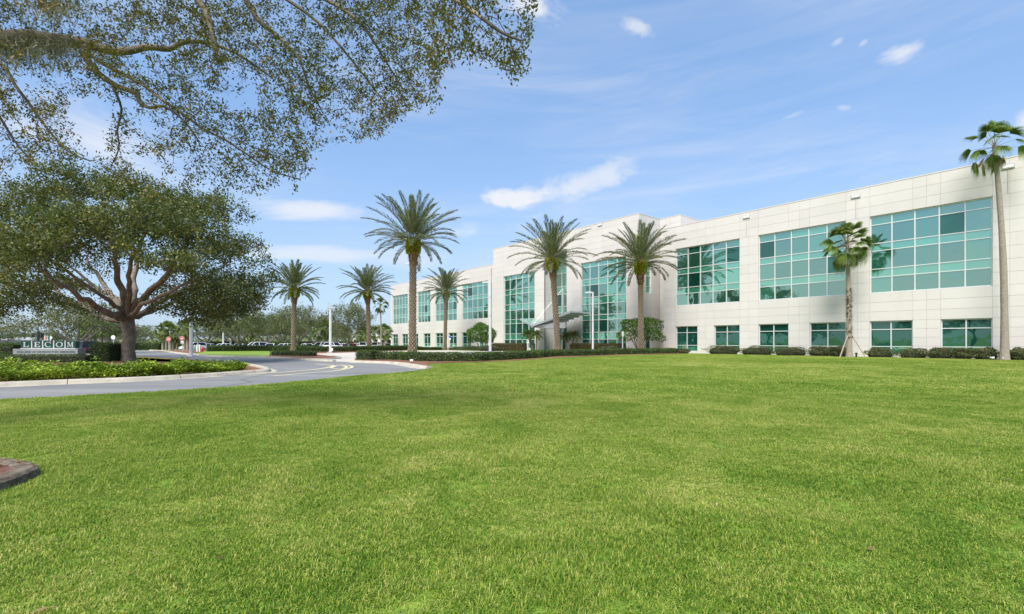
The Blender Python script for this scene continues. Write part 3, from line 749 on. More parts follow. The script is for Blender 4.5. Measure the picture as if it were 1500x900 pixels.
def make_leaves(nodes, dirs, per, spread, L, Wd, droop=0.0):
    n = len(nodes)*per
    P = np.repeat(nodes, per, 0)+rng.normal(0, spread, (n, 3)); D = np.repeat(dirs, per, 0)*.6+rng.normal(0, .75, (n, 3)); D[:, 2] -= droop
    Nn = np.array([0, 0, 1.0])+rng.normal(0, .7, (n, 3))
    return leaf_quads(P, D, Nn, rng.uniform(L*.7, L*1.3, n), rng.uniform(Wd*.7, Wd*1.3, n))

def oak(name, base, label, group, lumps, lump_sig, natt, step, infl, kill, trunk, limbs, leafm, bark, per, spread, L, Wd, tip, rmax, leaf_r, bias=(0, 0, .03), cat='tree', keep=None):
    """trunk and limbs are given as joints relative to the base; the twigs grow into the leaf lumps"""
    nodes, par, fixed = [], [], {}
    def add(p, q, r):
        nodes.append(p); par.append(q); fixed[len(nodes)-1] = r; return len(nodes)-1
    last = -1
    for (p, r) in trunk: last = add(p, last, r)
    fork = last
    for limb in limbs:
        cur = limb[0] if isinstance(limb[0], int) else fork
        pts = limb[1:] if isinstance(limb[0], int) else limb
        for (p, r) in pts: cur = add(p, cur, r)
    A = lump_points(natt, lumps, lump_sig)
    if keep is not None: A = A[keep(A)]
    pos, par = colonize(nodes, par, A, step, infl, kill, bias=bias)
    r, kc = tree_radii(pos, par, tip, rmax=rmax)
    for i, v in fixed.items(): r[i] = v
    root = empty(name, base, label, cat, group)
    b = np.array(base)
    mb = MB(); skeleton_mesh(mb, [Vector(p+b) for p in pos], par, r)
    mb.build('trunk', bark, root, smooth=True)
    ok = np.where(r < leaf_r)[0]; ok = ok[ok >= len(nodes)]
    dirs = unit(np.array([pos[i]-pos[par[i]] for i in ok]))
    V, Fc = make_leaves(pos[ok]+b, dirs, per, spread, L, Wd)
    np_build('crown', V, Fc, leafm, root)
    return root

# the broad oak on the island -------------------------------------------------
OKY = 33.0; ob = GX(188, OKY); kx = OKY/FOC
def ok_at(px, py, dy): # joint from a point of the crown at depth OKY+dy
    Y = OKY+dy; p = W(px, py, Y); return (p.x-ob.x, p.y-ob.y, p.z)
tr = [((0, 0, -.1), .52), ((.02, 0, .3), .43), ((-.04, 0, 1.0), .385), ((.05, .05, 1.8), .38), (ok_at(187, 470, .1), .40)]
limbs = [
    [(ok_at(170, 462, -1), 0.231), (ok_at(140, 450, -2.5), 0.190), (ok_at(112, 432, -4.5), 0.150), (ok_at(85, 414, -6), 0.109), (ok_at(55, 395, -7), 0.068)],
    [(ok_at(178, 450, 1), 0.224), (ok_at(160, 428, 2.5), 0.177), (ok_at(145, 405, 4), 0.136), (ok_at(125, 380, 5.5), 0.088)],
    [(ok_at(183, 440, -.5), 0.231), (ok_at(172, 410, -1.5), 0.184), (ok_at(168, 380, -2.5), 0.136), (ok_at(160, 345, -3), 0.082)],
    [(ok_at(193, 440, .6), 0.231), (ok_at(197, 408, 1.5), 0.184), (ok_at(203, 375, 2), 0.136), (ok_at(210, 340, 2.2), 0.082)],
    [(ok_at(200, 448, -.6), 0.231), (ok_at(222, 425, -2), 0.177), (ok_at(243, 402, -3.6), 0.136), (ok_at(262, 375, -5), 0.088)],
    [(ok_at(206, 458, .5), 0.218), (ok_at(238, 440, 1.5), 0.170), (ok_at(268, 426, 2.8), 0.136), (ok_at(305, 405, 3.6), 0.095), (ok_at(335, 380, 4), 0.061)],
    [(ok_at(207, 462, 1.5), 0.184), (ok_at(235, 452, 3.5), 0.143), (ok_at(260, 440, 5.5), 0.102), (ok_at(285, 415, 7), 0.068)],
    [(ok_at(187, 432, -1.5), .15), (ok_at(191, 395, -3.5), .12), (ok_at(202, 360, -5), .08)],
    [(ok_at(176, 440, 2), .14), (ok_at(135, 418, 4), .11), (ok_at(95, 385, 5), .07)],
    [(ok_at(204, 440, 2), .14), (ok_at(240, 410, 4), .11), (ok_at(285, 370, 5), .07)],
    [(ok_at(201, 452, -1.5), .14), (ok_at(235, 434, -3.2), .11), (ok_at(288, 408, -4), .07)],
    [(ok_at(168, 446, -1), .14), (ok_at(130, 422, -3), .11), (ok_at(80, 385, -4.5), .07)],
    [(ok_at(150, 466, 1.5), 0.163), (ok_at(105, 440, 4), 0.122), (ok_at(70, 415, 6), 0.082)]]
def wiggle(limb):
    ps = smooth_path([Vector(tr[-1][0])]+[Vector(p) for p, r in limb], 4); rs = np.interp(np.linspace(0, len(limb), len(ps)), range(len(limb)+1), [limb[0][1]*1.15]+[r for p, r in limb])
    return [(tuple(Vector(p)+Vector(rng.normal(0, .07, 3))), float(q)) for p, q in zip(ps[1:], rs[1:])]
limbs = [wiggle(l) for l in limbs]
lp = []
for (px, py, dy, w) in [  # lumps placed over the crown's outline and through its depth
    (10, 300, 0, 3), (55, 275, 1, 3), (105, 268, 0, 3), (150, 272, 2, 3), (195, 278, 0, 3), (235, 298, -1, 3), (275, 305, 1, 3), (310, 298, 0, 2), (335, 315, 0, 2), (365, 352, 0, 2), (385, 385, 1, 1), (390, 420, 0, 1), (360, 420, -1, 2), (330, 440, -2, 2), (345, 455, 0, 2), (325, 462, 1, 1), (372, 438, -1, 2), (388, 428, 1, 1), (352, 438, -3, 2), (310, 448, -1, 1), (8, 428, 0, 2), (38, 438, 1, 1), (-15, 440, -1, 1), (365, 440, 2, 1), (330, 400, -4, 2), (295, 345, -4, 3), (255, 335, -5, 3), (210, 320, -6, 3), (165, 315, -6, 3), (120, 320, -6, 3), (75, 330, -5, 3), (30, 345, -4, 3), (-15, 350, 0, 3), (-10, 400, 1, 2), (20, 415, -2, 2), (50, 425, -1, 2), (35, 380, -6, 2), (90, 375, -7, 2), (140, 350, -3, 2), (225, 365, -6.5, 2), (280, 385, -6, 2), (320, 360, 4, 3), (270, 340, 6, 3), (205, 320, 7, 3), (140, 320, 7, 3), (75, 345, 7, 3), (20, 370, 6, 2), (300, 420, 6, 1), (100, 415, 7, 1), (180, 350, 3, 1), (250, 390, 4, 1), (120, 390, 4, 1), (-40, 370, 1, 3), (-45, 320, 2, 3), (275, 445, -1, 1), (240, 305, 4, 2), (100, 290, 5, 2), (30, 300, 5, 2)]:
    for _ in range(w):
        p = np.array(ok_at(px, py, dy)); lp.append(p+rng.normal(0, .42, 3))
oak('oak_tree', ob, 'broad live oak with thick forked trunk behind the kerbed ground cover', None, np.array(lp), (.70, .78, .34), 6800, .28, 5.0, .42, tr, limbs,
    M['oak_leaf'], M['bark'], 22, .22, .185, .10, .009, .2, .035, keep=lambda a: (a[:, 0] < 9.9-.45*np.maximum(a[:, 2]-7, 0)) & np.all([((a-np.array(ok_at(x, y, d)))**2).sum(1) > q*q for x, y, d, q in ((270, 262, 0, 1.5), (272, 275, -3, 1.1), (356, 318, 0, 1.2), (30, 262, 0, 1.0), (118, 262, -2, .9), (400, 350, 0, 1.0), (100, 395, -7, 1.3), (215, 350, -7, 1.0), (20, 330, -6, 1.1), (345, 375, -4, 1.1), (160, 300, -7, 1.0))], axis=0))

# oaks farther off: two grown shapes, copied ------------------------------------
def far_oak(seed_lab, h, w, grey):
    lp = []
    for _ in range(34):
        a, q = rng.uniform(0, 6.28), math.sqrt(rng.uniform(.05, 1)); zt = rng.uniform(-.35, 1)
        rr = w/2*q*math.sqrt(max(.1, 1-zt*zt*.8)); lp.append((math.cos(a)*rr, math.sin(a)*rr, h*.60+zt*h*.34))
    tr = [((0, 0, -.5), .34), ((0, 0, .3), .27), ((.1, 0, h*.16), .24)]; lb = []
    for k in range(6):
        a = k*1.05+rng.uniform(-.3, .3); e = w*.28
        lb.append([((math.cos(a)*e*.35, math.sin(a)*e*.35, h*.28), .15), ((math.cos(a)*e*.8, math.sin(a)*e*.8, h*.45), .10)])
    return lp, tr, lb
def make_far(base, h, w, label, group, per=9):
    lp, tr, lb = far_oak(0, h, w, 0)
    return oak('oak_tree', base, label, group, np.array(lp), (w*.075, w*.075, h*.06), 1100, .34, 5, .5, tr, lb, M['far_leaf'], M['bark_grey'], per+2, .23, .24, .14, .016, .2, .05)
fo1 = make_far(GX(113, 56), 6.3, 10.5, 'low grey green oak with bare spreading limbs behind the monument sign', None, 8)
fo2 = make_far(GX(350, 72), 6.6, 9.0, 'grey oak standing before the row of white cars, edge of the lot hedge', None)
def put(o, loc, rz, sc, label, group=None):
    c = copy_tree(o); c.location = loc; c.rotation_euler.z = rz; c.scale = sc if hasattr(sc, '__len__') else (sc,)*3
    c['label'] = label
    if group: c['group'] = group
    elif 'group' in c: del c['group']
    return c
put(fo1, GX(435, 80), 1.3, (.86, .86, 1.18), 'oak behind the shortest date palm next to the clipped nose hedge')
put(fo2, GX(511, 84, gz(84)), 2.1, (.86, .86, 1.25), 'bushy dark oak behind the grey lamp post at the forecourt hedge')
FARG = 'oaks closing the view beyond the car park'
for px, Y, rz, s in ((302, 112, .4, 1.15), (392, 106, 2.2, 1.25), (462, 118, 4.1, 1.3), (415, 140, 1.1, 1.5), (335, 150, 3, 1.35), (490, 150, .3, 1.2), (545, 165, 5, 1.3), (178, 100, 5, .9), (205, 125, 2.5, 1.05), (70, 120, 2, .75), (-5, 95, 1, .85), (360, 170, 2, 1.6), (590, 190, 2, 1.2)):
    put(fo1 if int(px) % 2 else fo2, GX(px, Y, gz(Y)), rz, (s, s, s*.92), 'grey green oak in the wooded backdrop beyond the parked cars' if px > 230 else 'grey green oak across the far road behind the sign and broad oak', FARG if px > 230 else 'oaks across the far road behind the sign')
REFG = 'oaks across the road facing the building'
for x, y, rz, s in ((-34, -30, 1, 1.5), (-18, -44, 3, 1.3), (-52, -12, 2, 1.4), (-70, 8, 4, 1.3), (2, -52, 5, 1.5), (-90, 30, .5, 1.4), (-118, 88, 2, 2.3), (-135, 104, 3.5, 2.5), (-150, 122, 1, 2.6), (-128, 72, 5, 2.2), (-40, -44, .3, 1.9), (-8, -66, 2.1, 2.0), (-30, -62, 2.4, 1.6), (18, -60, 1.4, 1.3)):
    put(fo1 if (x+y) % 2 else fo2, Vector((x, y, 0)), rz, s, 'oak mirrored dimly in the green glass of the office front', REFG)

# the oak overhead: its trunk stands left of the frame, its limbs hang into the picture ---------------
OB_ = Vector((-10.2, 6.2, 0))
def bp(pts): return [np.array(W(px, py, Y)) for px, py, Y in pts]
nodes, par, rad = [], [], []
def chain(pts, r0, r1, start=None, sub=3):
    cur = start if start is not None else -1
    P_ = smooth_path([Vector(p) for p in ([nodes[start]] if start is not None else [])+list(pts)], sub)
    if start is not None: P_ = P_[1:]
    for k, p in enumerate(P_):
        nodes.append(np.array(p)); par.append(cur); rad.append(r0+(r1-r0)*k/max(1, len(P_)-1)); cur = len(nodes)-1
    return cur
tk = chain([np.array(OB_)+np.array(q) for q in ((0, 0, -.1), (.05, 0, .8), (.1, .1, 2.4), (.3, .3, 4.2))], .55, .36)
lA = chain(bp([(-120, 75, 7.2), (-40, 60, 7.5), (0, 60, 7.7), (43, 56, 7.8), (87, 60, 7.9), (123, 63, 8.0)]), .20, .085, tk)
iA = lA
chain(bp([(160, 74, 8.1), (187, 75, 8.2), (217, 69, 8.3), (247, 72, 8.4), (267, 63, 8.5), (300, 62, 8.6), (345, 78, 8.8), (390, 108, 8.9)]), .075, .018, iA)
chain(bp([(129, 90, 8.0), (147, 110, 8.0), (173, 127, 8.1), (200, 137, 8.2), (204, 150, 8.2), (220, 158, 8.2), (240, 156, 8.2), (268, 176, 8.1), (290, 205, 8.0)]), .058, .012, iA)
chain(bp([(132, 80, 7.9), (167, 103, 7.9), (207, 123, 7.8), (233, 143, 7.8), (267, 167, 7.7), (300, 190, 7.7), (333, 207, 7.6), (367, 230, 7.6), (400, 251, 7.5), (440, 263, 7.5)]), .034, .008, iA)
lB = chain(bp([(-60, -70, 7.0), (80, -60, 7.0), (200, -50, 7.2), (283, -10, 7.4)]), .19, .07, tk)
chain(bp([(303, 20, 7.4), (311, 50, 7.4), (316, 79, 7.4)]), .045, .036, lB)
lC = chain(bp([(340, -25, 7.6), (377, 28, 7.7), (400, 48, 7.8), (420, 66, 7.8), (440, 90, 7.8), (452, 125, 7.8), (470, 160, 7.8)]), .05, .010, lB)
chain(bp([(420, -20, 7.6), (483, 3, 7.6), (517, 24, 7.5), (540, 50, 7.4), (565, 90, 7.4), (590, 130, 7.4)]), .038, .009, lB)
chain(bp([(390, -60, 6.8), (560, -45, 6.6), (640, -15, 6.2), (690, 15, 5.6), (735, 48, 5.2), (765, 60, 5.1)]), .055, .008, lB)
chain(bp([(345, -40, 8.4), (450, 20, 8.8), (500, 70, 8.9), (540, 120, 8.9), (575, 165, 8.9)]), .04, .009, lB)
chain(bp([(0, 92, 7.4), (22, 125, 7.5), (45, 155, 7.6), (68, 187, 7.6), (100, 222, 7.7), (132, 236, 7.7)]), .03, .009, chain(bp([(-60, 65, 7.3)]), .05, .035, tk))
chain(bp([(167, 130, 8.1), (178, 160, 8.1), (172, 190, 8.1), (174, 218, 8.1), (162, 245, 8.1)]), .024, .007, min(range(len(nodes)), key=lambda i: float(((nodes[i]-np.array(W(168, 123, 8.1)))**2).sum())))
chain(bp([(-60, 130, 7.2), (-10, 160, 7.2), (20, 205, 7.3), (45, 235, 7.4)]), .03, .008, tk)
n_main = len(nodes)
dense = [(0, -40), (772, -40), (776, 95), (755, 122), (735, 100), (690, 85), (655, 95), (640, 130), (628, 160), (585, 165), (560, 200), (520, 205), (490, 195), (455, 215), (445, 250), (420, 262), (380, 255), (350, 270), (300, 245), (270, 225), (235, 235), (210, 210), (190, 175), (150, 140), (125, 110), (105, 150), (125, 215), (120, 245), (60, 235), (0, 235)]
def inpoly(x, y, P):
    P = np.array(P, float); r = np.zeros(len(x), bool); j = len(P)-1
    for i in range(len(P)):
        xi, yi = P[i]; xj, yj = P[j]
        c = ((yi > y) != (yj > y)) & (x < (xj-xi)*(y-yi)/(yj-yi+1e-12)+xi); r ^= c; j = i
    return r
px = rng.uniform(-150, 790, 26000); py = rng.uniform(-130, 285, 26000)
den = np.where(inpoly(px, py, dense), 1.0, 0.0)
den *= np.where(px > 640, .8, 1.0)*np.where((py > 130) & (px < 420), .50, 1.0)
den *= np.where((px > 90) & (px < 260) & (py > 95), .45, 1.0)*np.where((px < 120) & (py > 25) & (py < 120), .12, 1.0)
den = np.where((py < 0) | (px < 0), .35, den)
den *= np.clip(.45+.9*np.sin(px*.031+1.2*np.sin(py*.024))*np.sin(py*.037+px*.009)+.35, .15, 1)
keep = rng.uniform(0, 1, len(px)) < den*.72
px, py = px[keep], py[keep]
Yd = np.where(px > 620, rng.uniform(5.0, 6.8, len(px)), rng.uniform(6.6, 9.0, len(px)))
A = np.array([W(a, b, c) for a, b, c in zip(px, py, Yd)]+[W(rng.normal(172, 13), rng.uniform(165, 268), rng.normal(8.1, .18)) for _ in range(130)]+[W(rng.uniform(200, 430), rng.uniform(200, 285), rng.normal(7.7, .3)) for _ in range(130)])
pos, par2 = colonize(nodes, par, A, .10, 1.6, .12, iters=80, bias=(.22, 0, -.22), jit=.2)
r, kc = tree_radii(pos, par2, .0075, expo=2.8, rmax=.03)
r[:n_main] = np.array(rad)
over = empty('oak_tree', OB_, 'lichened oak reaching overhead with fine drooping twigs and rusty leaves', 'tree')
mb = MB(); skeleton_mesh(mb, [Vector(p) for p in pos], par2, r, 9, 4, .02)
# split thick wood from fine twigs by material
fm = []
for f in mb.f:
    a, b_ = Vector(mb.v[f[0]]), Vector(mb.v[f[1]]); fm.append(1 if (a-b_).length < .016 else 0)
mb.m = fm
mb.build('trunk', [M['limb_bark'], M['bark_dark']], over, smooth=True)
ok = np.array([i for i in range(n_main, len(pos)) if r[i] < .0135])
dirs = unit(np.array([pos[i]-pos[par2[i]] for i in ok]))
m = rng.uniform(0, 1, len(ok)) < .80
V, Fc = make_leaves(pos[ok][m], dirs[m], 10, .04, .052, .024, .25)
np_build('crown', V, Fc, M['over_leaf'], over)

# hanging moss on the near limb: two clumps of fine curling threads
def moss(cx, cy, Y, wpx, hpx, n, label):
    root_p = Vector(W(cx, cy, Y)); mb = MB(); vs_, fs_ = [], []
    for _ in range(n):
        p = Vector(W(cx+rng.normal(0, wpx), cy+rng.normal(0, wpx*.25), Y+rng.normal(0, .12))); L = rng.uniform(.2, 1)*hpx*Y/FOC
        pts = [p]; d = Vector((rng.normal(0, .3), rng.normal(0, .3), -1))
        for k in range(5):
            d = Vector((d.x*.5+rng.normal(0, .75), d.y*.5+rng.normal(0, .75), -.8)); pts.append(pts[-1]+d.normalized()*L/5)
        w = rng.uniform(.002, .005); b0 = len(vs_); s = Vector((rng.normal(), rng.normal(), 0)).normalized()*w
        for q in pts: vs_ += [tuple(q-s), tuple(q+s)]
        for k in range(5): fs_.append((b0+2*k, b0+2*k+1, b0+2*k+3, b0+2*k+2))
    o = np_build('spanish_moss', np.array(vs_)-np.array(root_p), np.array(fs_), M['moss']); o.location = root_p
    tag(o, kind='stuff')
moss(28, 58, 7.75, 34, 50, 900, 'thick grey moss clump hanging from the base of the overhead limb')
moss(86, 62, 7.9, 16, 50, 330, 'smaller pale moss tuft where the overhead limb first forks')
moss(85, 6, 7.3, 26, 40, 260, 'thin grey moss veil high above the overhead limb')

# ------------------------------------------------------------------ palms
def frond_set(specs, leafm_off=0):
    """specs: (origin, azimuth, start pitch, length, droop, leaflet length) -> leaflet faces and stalk tubes"""
    Vs, Fs, nb = [], [], 0; st = MB()
    for o, a, p, L, dr, ll in specs:
        n = 26; pts = [np.array(o, float)]; pitch = p; ds = []
        for k in range(n):
            pitch -= dr/n*(.35+1.5*k/n); d = np.array([math.cos(a)*math.cos(pitch), math.sin(a)*math.cos(pitch), math.sin(pitch)])
            ds.append(d); pts.append(pts[-1]+d*L/n)
        ds.append(ds[-1]); pts = np.array(pts); ds = np.array(ds)
        st.tube([Vector(q) for q in pts[::3]]+[Vector(pts[-1])], list(np.linspace(.035, .008, len(pts[::3])+1)), 5, cap=False)
        m = 62; t = np.linspace(.16, 1, m); ii = t*(n); i0 = np.minimum(ii.astype(int), n-1); fr = (ii-i0)[:, None]
        P = pts[i0]*(1-fr)+pts[i0+1]*fr; D = unit(ds[i0]); side = unit(np.cross(D, np.array([0, 0, 1.0])+1e-4)); up = np.cross(side, D)
        prof = np.clip(np.sin(np.pi*np.clip(t*.92+.02, 0, 1))**.55, .25, 1)*ll
        for sgn in (-1, 1):
            ang = rng.normal(0, .12, m)[:, None]; v = unit(side*sgn*(.72+ang)+D*(.75+.5*t[:, None])+up*(.38+rng.normal(0, .15, m)[:, None])-np.array([0, 0, .16]))
            V, Fq = leaf_quads(P, v, up+rng.normal(0, .25, (m, 3)), prof*rng.uniform(.8, 1.15, m), .062)
            Vs.append(V); Fs.append(Fq+nb); nb += len(V)
    return np.concatenate(Vs), np.concatenate(Fs), st
M['date_bark'] = None
def make_date_bark():
    m, t, b = nt_new('date_palm_bark'); tc_ = nd(t, 'ShaderNodeTexCoord')
    f = noise(t, 6, 4, .7, tc_.outputs['Object'])
    geo = nd(t, 'ShaderNodeNewGeometry')
    c = ramp(t, f, [(.3, (.14, .105, .07)), (.55, (.24, .195, .14)), (.8, (.36, .30, .22))]); t.links.new(c, b.inputs['Base Color']); b.inputs['Roughness'].default_value = .95
    return m
M['date_bark'] = make_date_bark()
M['scar_gap'] = mat('frond_scar_gap', (.075, .055, .035), .95, .4, 8)
M['boot'] = mat('old_frond_boots', (.17, .115, .06), .95, .4, 5, .6, 20)
M['fern'] = leaf_mat('moss_on_boots', [(0, (.15, .19, .008)), (.6, (.38, .42, .015)), (1, (.55, .52, .04))], .3)
def date_palm(px_b, Y, px_c, py_c, reach, label, tr=.30, lean=0.0, nf=58, yellow=1.0, boot=1.0):
    base = GX(px_b, Y, gz(Y)); c = W(px_c, py_c, Y); hgt = c.z-base.z
    root = empty('date_palm', base, label, 'palm tree')
    path = lambda t: Vector((base.x+(c.x-base.x)*(max(t, 0)**1.3)+lean*math.sin(math.pi*t), base.y, base.z+hgt*t))
    mb = MB(); bz = 1-2.9*boot/hgt
    mb.cur = 1; mb.tube([path(t) for t in (-.01, .02, .06, .12, .3, .6, bz)], [tr*1.75, tr*1.5, tr*1.15, tr*1.0, tr*.95, tr*.9, tr*.88], 14)
    k = 0; z = .25                       # diamond leaf scars in spirals
    while z < hgt*bz:
        t = z/hgt; p = path(t); rr = tr*(1.0 if t > .1 else 1.0+.5*(1-t/.1))*(1-.12*t)
        for j in range(7):
            a = 2*math.pi*(j+.5*(k % 2))/7+k*.02; d = Vector((math.cos(a), math.sin(a), 0)); s = Vector((-d.y, d.x, 0)); q = p+d*rr*.93
            w, h, o = tr*.36, .185, tr*.34*rng.uniform(.7, 1.3)
            b0 = len(mb.v); mb.v += [tuple(q-s*w), tuple(q+Vector((0, 0, -h))), tuple(q+s*w), tuple(q+Vector((0, 0, h))), tuple(q+d*o+Vector((0, 0, .05)))]
            for f in ((0, 1, 4), (1, 2, 4), (2, 3, 4), (3, 0, 4)): mb.f.append(tuple(b0+i for i in f)); mb.m.append(0)
        z += .225; k += 1
    mb.build('trunk', [M['date_bark'], M['scar_gap']], root)
    bo = MB(); bo.tube([path(bz-.02), path(bz+.25*(1-bz)), path(bz+.6*(1-bz)), path(bz+.85*(1-bz)), path(1.0)], [tr*.95, tr*1.25, tr*1.7, tr*1.85, tr*1.2], 14)
    Vb = []
    for _ in range(150):
        t = bz+(1-bz)*rng.uniform(0, .95); a = rng.uniform(0, 6.28); d = Vector((math.cos(a), math.sin(a), .9)); f = (t-bz)/(1-bz); rr = tr*(1+.85*min(1, f*1.5))
        q = path(t)+Vector((d.x, d.y, 0))*rr*.9; s = Vector((-d.y, d.x, 0))*.07
        bo.quad(q-s, q+s, q+s*.5+d*.20, q-s*.5+d*.20)
    bt = bo.build('boot', M['boot'], root)
    n = int(1100*yellow)
    if n:
        t = bz+(1-bz)*rng.uniform(.40, 1.0, n)**.8; a = rng.uniform(0, 6.28, n); f = (t-bz)/(1-bz); rr = tr*(1+.85*np.minimum(1, f*1.5))*1.03
        P = np.array([path(x) for x in t])+np.stack([np.cos(a)*rr, np.sin(a)*rr, 0*a], 1)
        V, Fq = leaf_quads(P, np.stack([np.cos(a), np.sin(a), rng.uniform(-.8, .8, n)], 1)+rng.normal(0, .4, (n, 3)), rng.normal(0, 1, (n, 3)), .22, .14); np_build('fern_foliage', V, Fq, M['fern'], bt)
    specs = []
    nf = int(nf*.95)
    for i in range(nf):
        q = i/(nf-1); a = i*2.39996+rng.normal(0, .16)
        p = 1.45-q*1.58+rng.normal(0, .09)                       # young fronds upright, old ones below level
        L = reach*(.80+.28*math.sin(math.pi*min(1, q*1.1)))*rng.uniform(.9, 1.08); dr = .35+.62*q+rng.normal(0, .10)
        specs.append((np.array(c)+np.array([math.cos(a), math.sin(a), 0])*tr*.55+np.array([0, 0, .15-.55*q]), a, p, L, dr, reach*.135))
    V, Fq, st = frond_set(specs)
    cr = np_build('crown', V, Fq, M['palm_leaf'], root); st.build('frond_stalk', M['rachis'], cr)
    return root
date_palm(604, 52, 605.5, 352, 5.4, 'tallest date palm with yellow moss under its crown beside the forecourt hedge', .37, nf=66)
date_palm(430, 66, 431.5, 422, 4.1, 'shortest date palm standing in the clipped nose hedge bed by the road bend', .30, nf=54, boot=.8)
date_palm(541, 76, 538, 426, 4.6, 'slim date palm before the far end of the office, crown against open sky', .31, nf=56, boot=.8)
date_palm(652, 86, 653.5, 427, 4.8, 'date palm close to the far wing wall beside the small blue sign', .30, nf=52, yellow=.15, boot=.8)
date_palm(817, 62, 808, 379, 5.6, 'leaning date palm in front of the entrance canopy', .36, lean=.0, nf=60)
date_palm(939, 56, 938, 383, 5.0, 'date palm rising out of the rounded bush at the central block corner', .30, nf=60)

def fan_leaf(o, a, p, pet, rad, droop, segs=22, spread=2.1, split=.42):
    """one pleated fan: a stalk and a blade of folded segments with hanging tips"""
    o = np.array(o, float); d = np.array([math.cos(a)*math.cos(p), math.sin(a)*math.cos(p), math.sin(p)]); h = o+d*pet
    side = unit(np.cross(d, [0, 0, 1.0])[None])[0]; up = np.cross(side, d); ro = rng.normal(0, .55); side, up = side*math.cos(ro)+up*math.sin(ro), up*math.cos(ro)-side*math.sin(ro); p2 = p-droop*.6
    d2 = unit((d*math.cos(droop*.6)-up*math.sin(droop*.6))[None])[0]
    V, Fq = [], []
    for k in range(segs):
        th = (k/(segs-1)-.5)*spread; v = d2*math.cos(th)+side*math.sin(th); w = rad*spread/segs*.62; L = rad*(1-.18*abs(th))*rng.uniform(.9, 1.05)
        s = np.cross(v, up); fold = up*(.05*rad)*(1 if k % 2 else -1)
        m1 = h+v*L*split; m2 = h+v*L*.85+np.array([0, 0, -1])*L*.10*(1+droop); e = h+v*L*.93+np.array([0, 0, -1])*L*(.22+.30*droop)
        b = len(V); V += [h, m1-s*w*.5+fold, m1+s*w*.5-fold, m2-s*w*.28, m2+s*w*.28, e]
        Fq += [(b, b+1, b+2, b+2), (b+1, b+3, b+4, b+2), (b+3, b+5, b+5, b+4)]
    return V, Fq, (o, h)
def fan_crown(c, n, pet, rad, pmin, pmax, droop0, droop1, segs):
    V, Fq = [], []; st = MB()
    for i in range(n):
        q = i/(n-1); a = i*2.39996+rng.normal(0, .2); p = pmax+(pmin-pmax)*q**1.25+rng.normal(0, .16)
        v, f, (o, h) = fan_leaf(c+np.array([0, 0, -.25*q]), a, p, pet*rng.uniform(.8, 1.15), rad*rng.uniform(.85, 1.1), droop0+(droop1-droop0)*q, segs)
        b = len(V); V += v; Fq += [tuple(k+b for k in g) for g in f]; st.tube([Vector(o), Vector((o+h)/2+np.array([0, 0, .04])), Vector(h)], [.022, .016, .012], 4, cap=False)
    me_f = [tuple(dict.fromkeys(f)) for f in Fq]; return V, me_f, st
def fan_mesh(name, V, Fq, m, parent):
    mb = MB(); mb.v = [tuple(v) for v in V]; mb.f = Fq; mb.m = [0]*len(Fq); return mb.build(name, m, parent)
M['fan_bark'] = mat('fan_palm_bark', (.27, .235, .195), .95, .22, 5, .7, 18)
M['rough_bark'] = mat('fan_palm_boots', (.20, .14, .10), .95, .4, 6, .8, 22)
def fan_palm(px_b, Y, px_c, py_c, rad, r0, r1, label, n, pet, skirt, rough, sway, droop1=1.0, name='fan_palm', pmin=-1.0):
    base = GX(px_b, Y, gz(Y)); c = W(px_c, py_c, Y); H = c.z-base.z
    root = empty(name, base, label, 'palm tree')
    path = lambda t: Vector((base.x+(c.x-base.x)*t+sway*math.sin(math.pi*t)*H*.03, base.y, base.z+H*t))
    mb = MB(); ts = [-.01, .015, .05, .1]+[.1+.9*k/14 for k in range(1, 15)]
    mb.tube([path(t) for t in ts], [r0*1.45, r0*1.25, r0*1.08, r0]+[r0+(r1-r0)*k/14+rng.normal(0, .006) for k in range(1, 15)], 12)
    if rough:
        mb.cur = 1
        for _ in range(330):
            t = rng.uniform(.16, .60); a = rng.uniform(0, 6.28); d = Vector((math.cos(a), math.sin(a), rng.uniform(.2, 1.4))).normalized(); q = path(t)+Vector((d.x, d.y, 0))*r0*.8; s = Vector((-d.y, d.x, 0)).normalized()*.05
            mb.quad(q-s, q+s, q+s*.6+d*rng.uniform(.14, .3), q-s*.6+d*rng.uniform(.14, .3))
    mb.build('trunk', [M['fan_bark'], M['rough_bark']], root)
    V, Fq, st = fan_crown(np.array(c), n, pet, rad, pmin, 1.5, .1, droop1, 24)
    cr = fan_mesh('crown', V, Fq, M['fan_leaf'], root); st.build('leaf_stalk', M['rachis'], cr)
    if skirt:
        V2, F2 = [], []
        for i in range(skirt):
            a = rng.uniform(0, 6.28); v, f, _ = fan_leaf(np.array(c)+np.array([0, 0, -.3]), a, -1.05+rng.normal(0, .15), pet*.6, rad*.85, .5, 12, .7)
            b = len(V2); V2 += v; F2 += [tuple(dict.fromkeys(k+b for k in g)) for g in f]
        fan_mesh('dead_foliage', V2, F2, M['dead_leaf'], root)
    return root
fan_palm(1244, 42.6, 1241, 358, 1.08, .23, .13, 'braced fan palm with shaggy trunk against the wall between two big windows', 46, 1.25, 24, True, .2)
fan_palm(1471.5, 36.0, 1457, 213, 1.0, .24, .14, 'tall bare fan palm rising above the roof line', 23, 1.15, 8, False, .5, 1.5)
fan_palm(558.5, 95, 557, 447, .95, .17, .12, 'slender distant fan palm off the far end of the office', 26, 1.0, 5, False, .2)
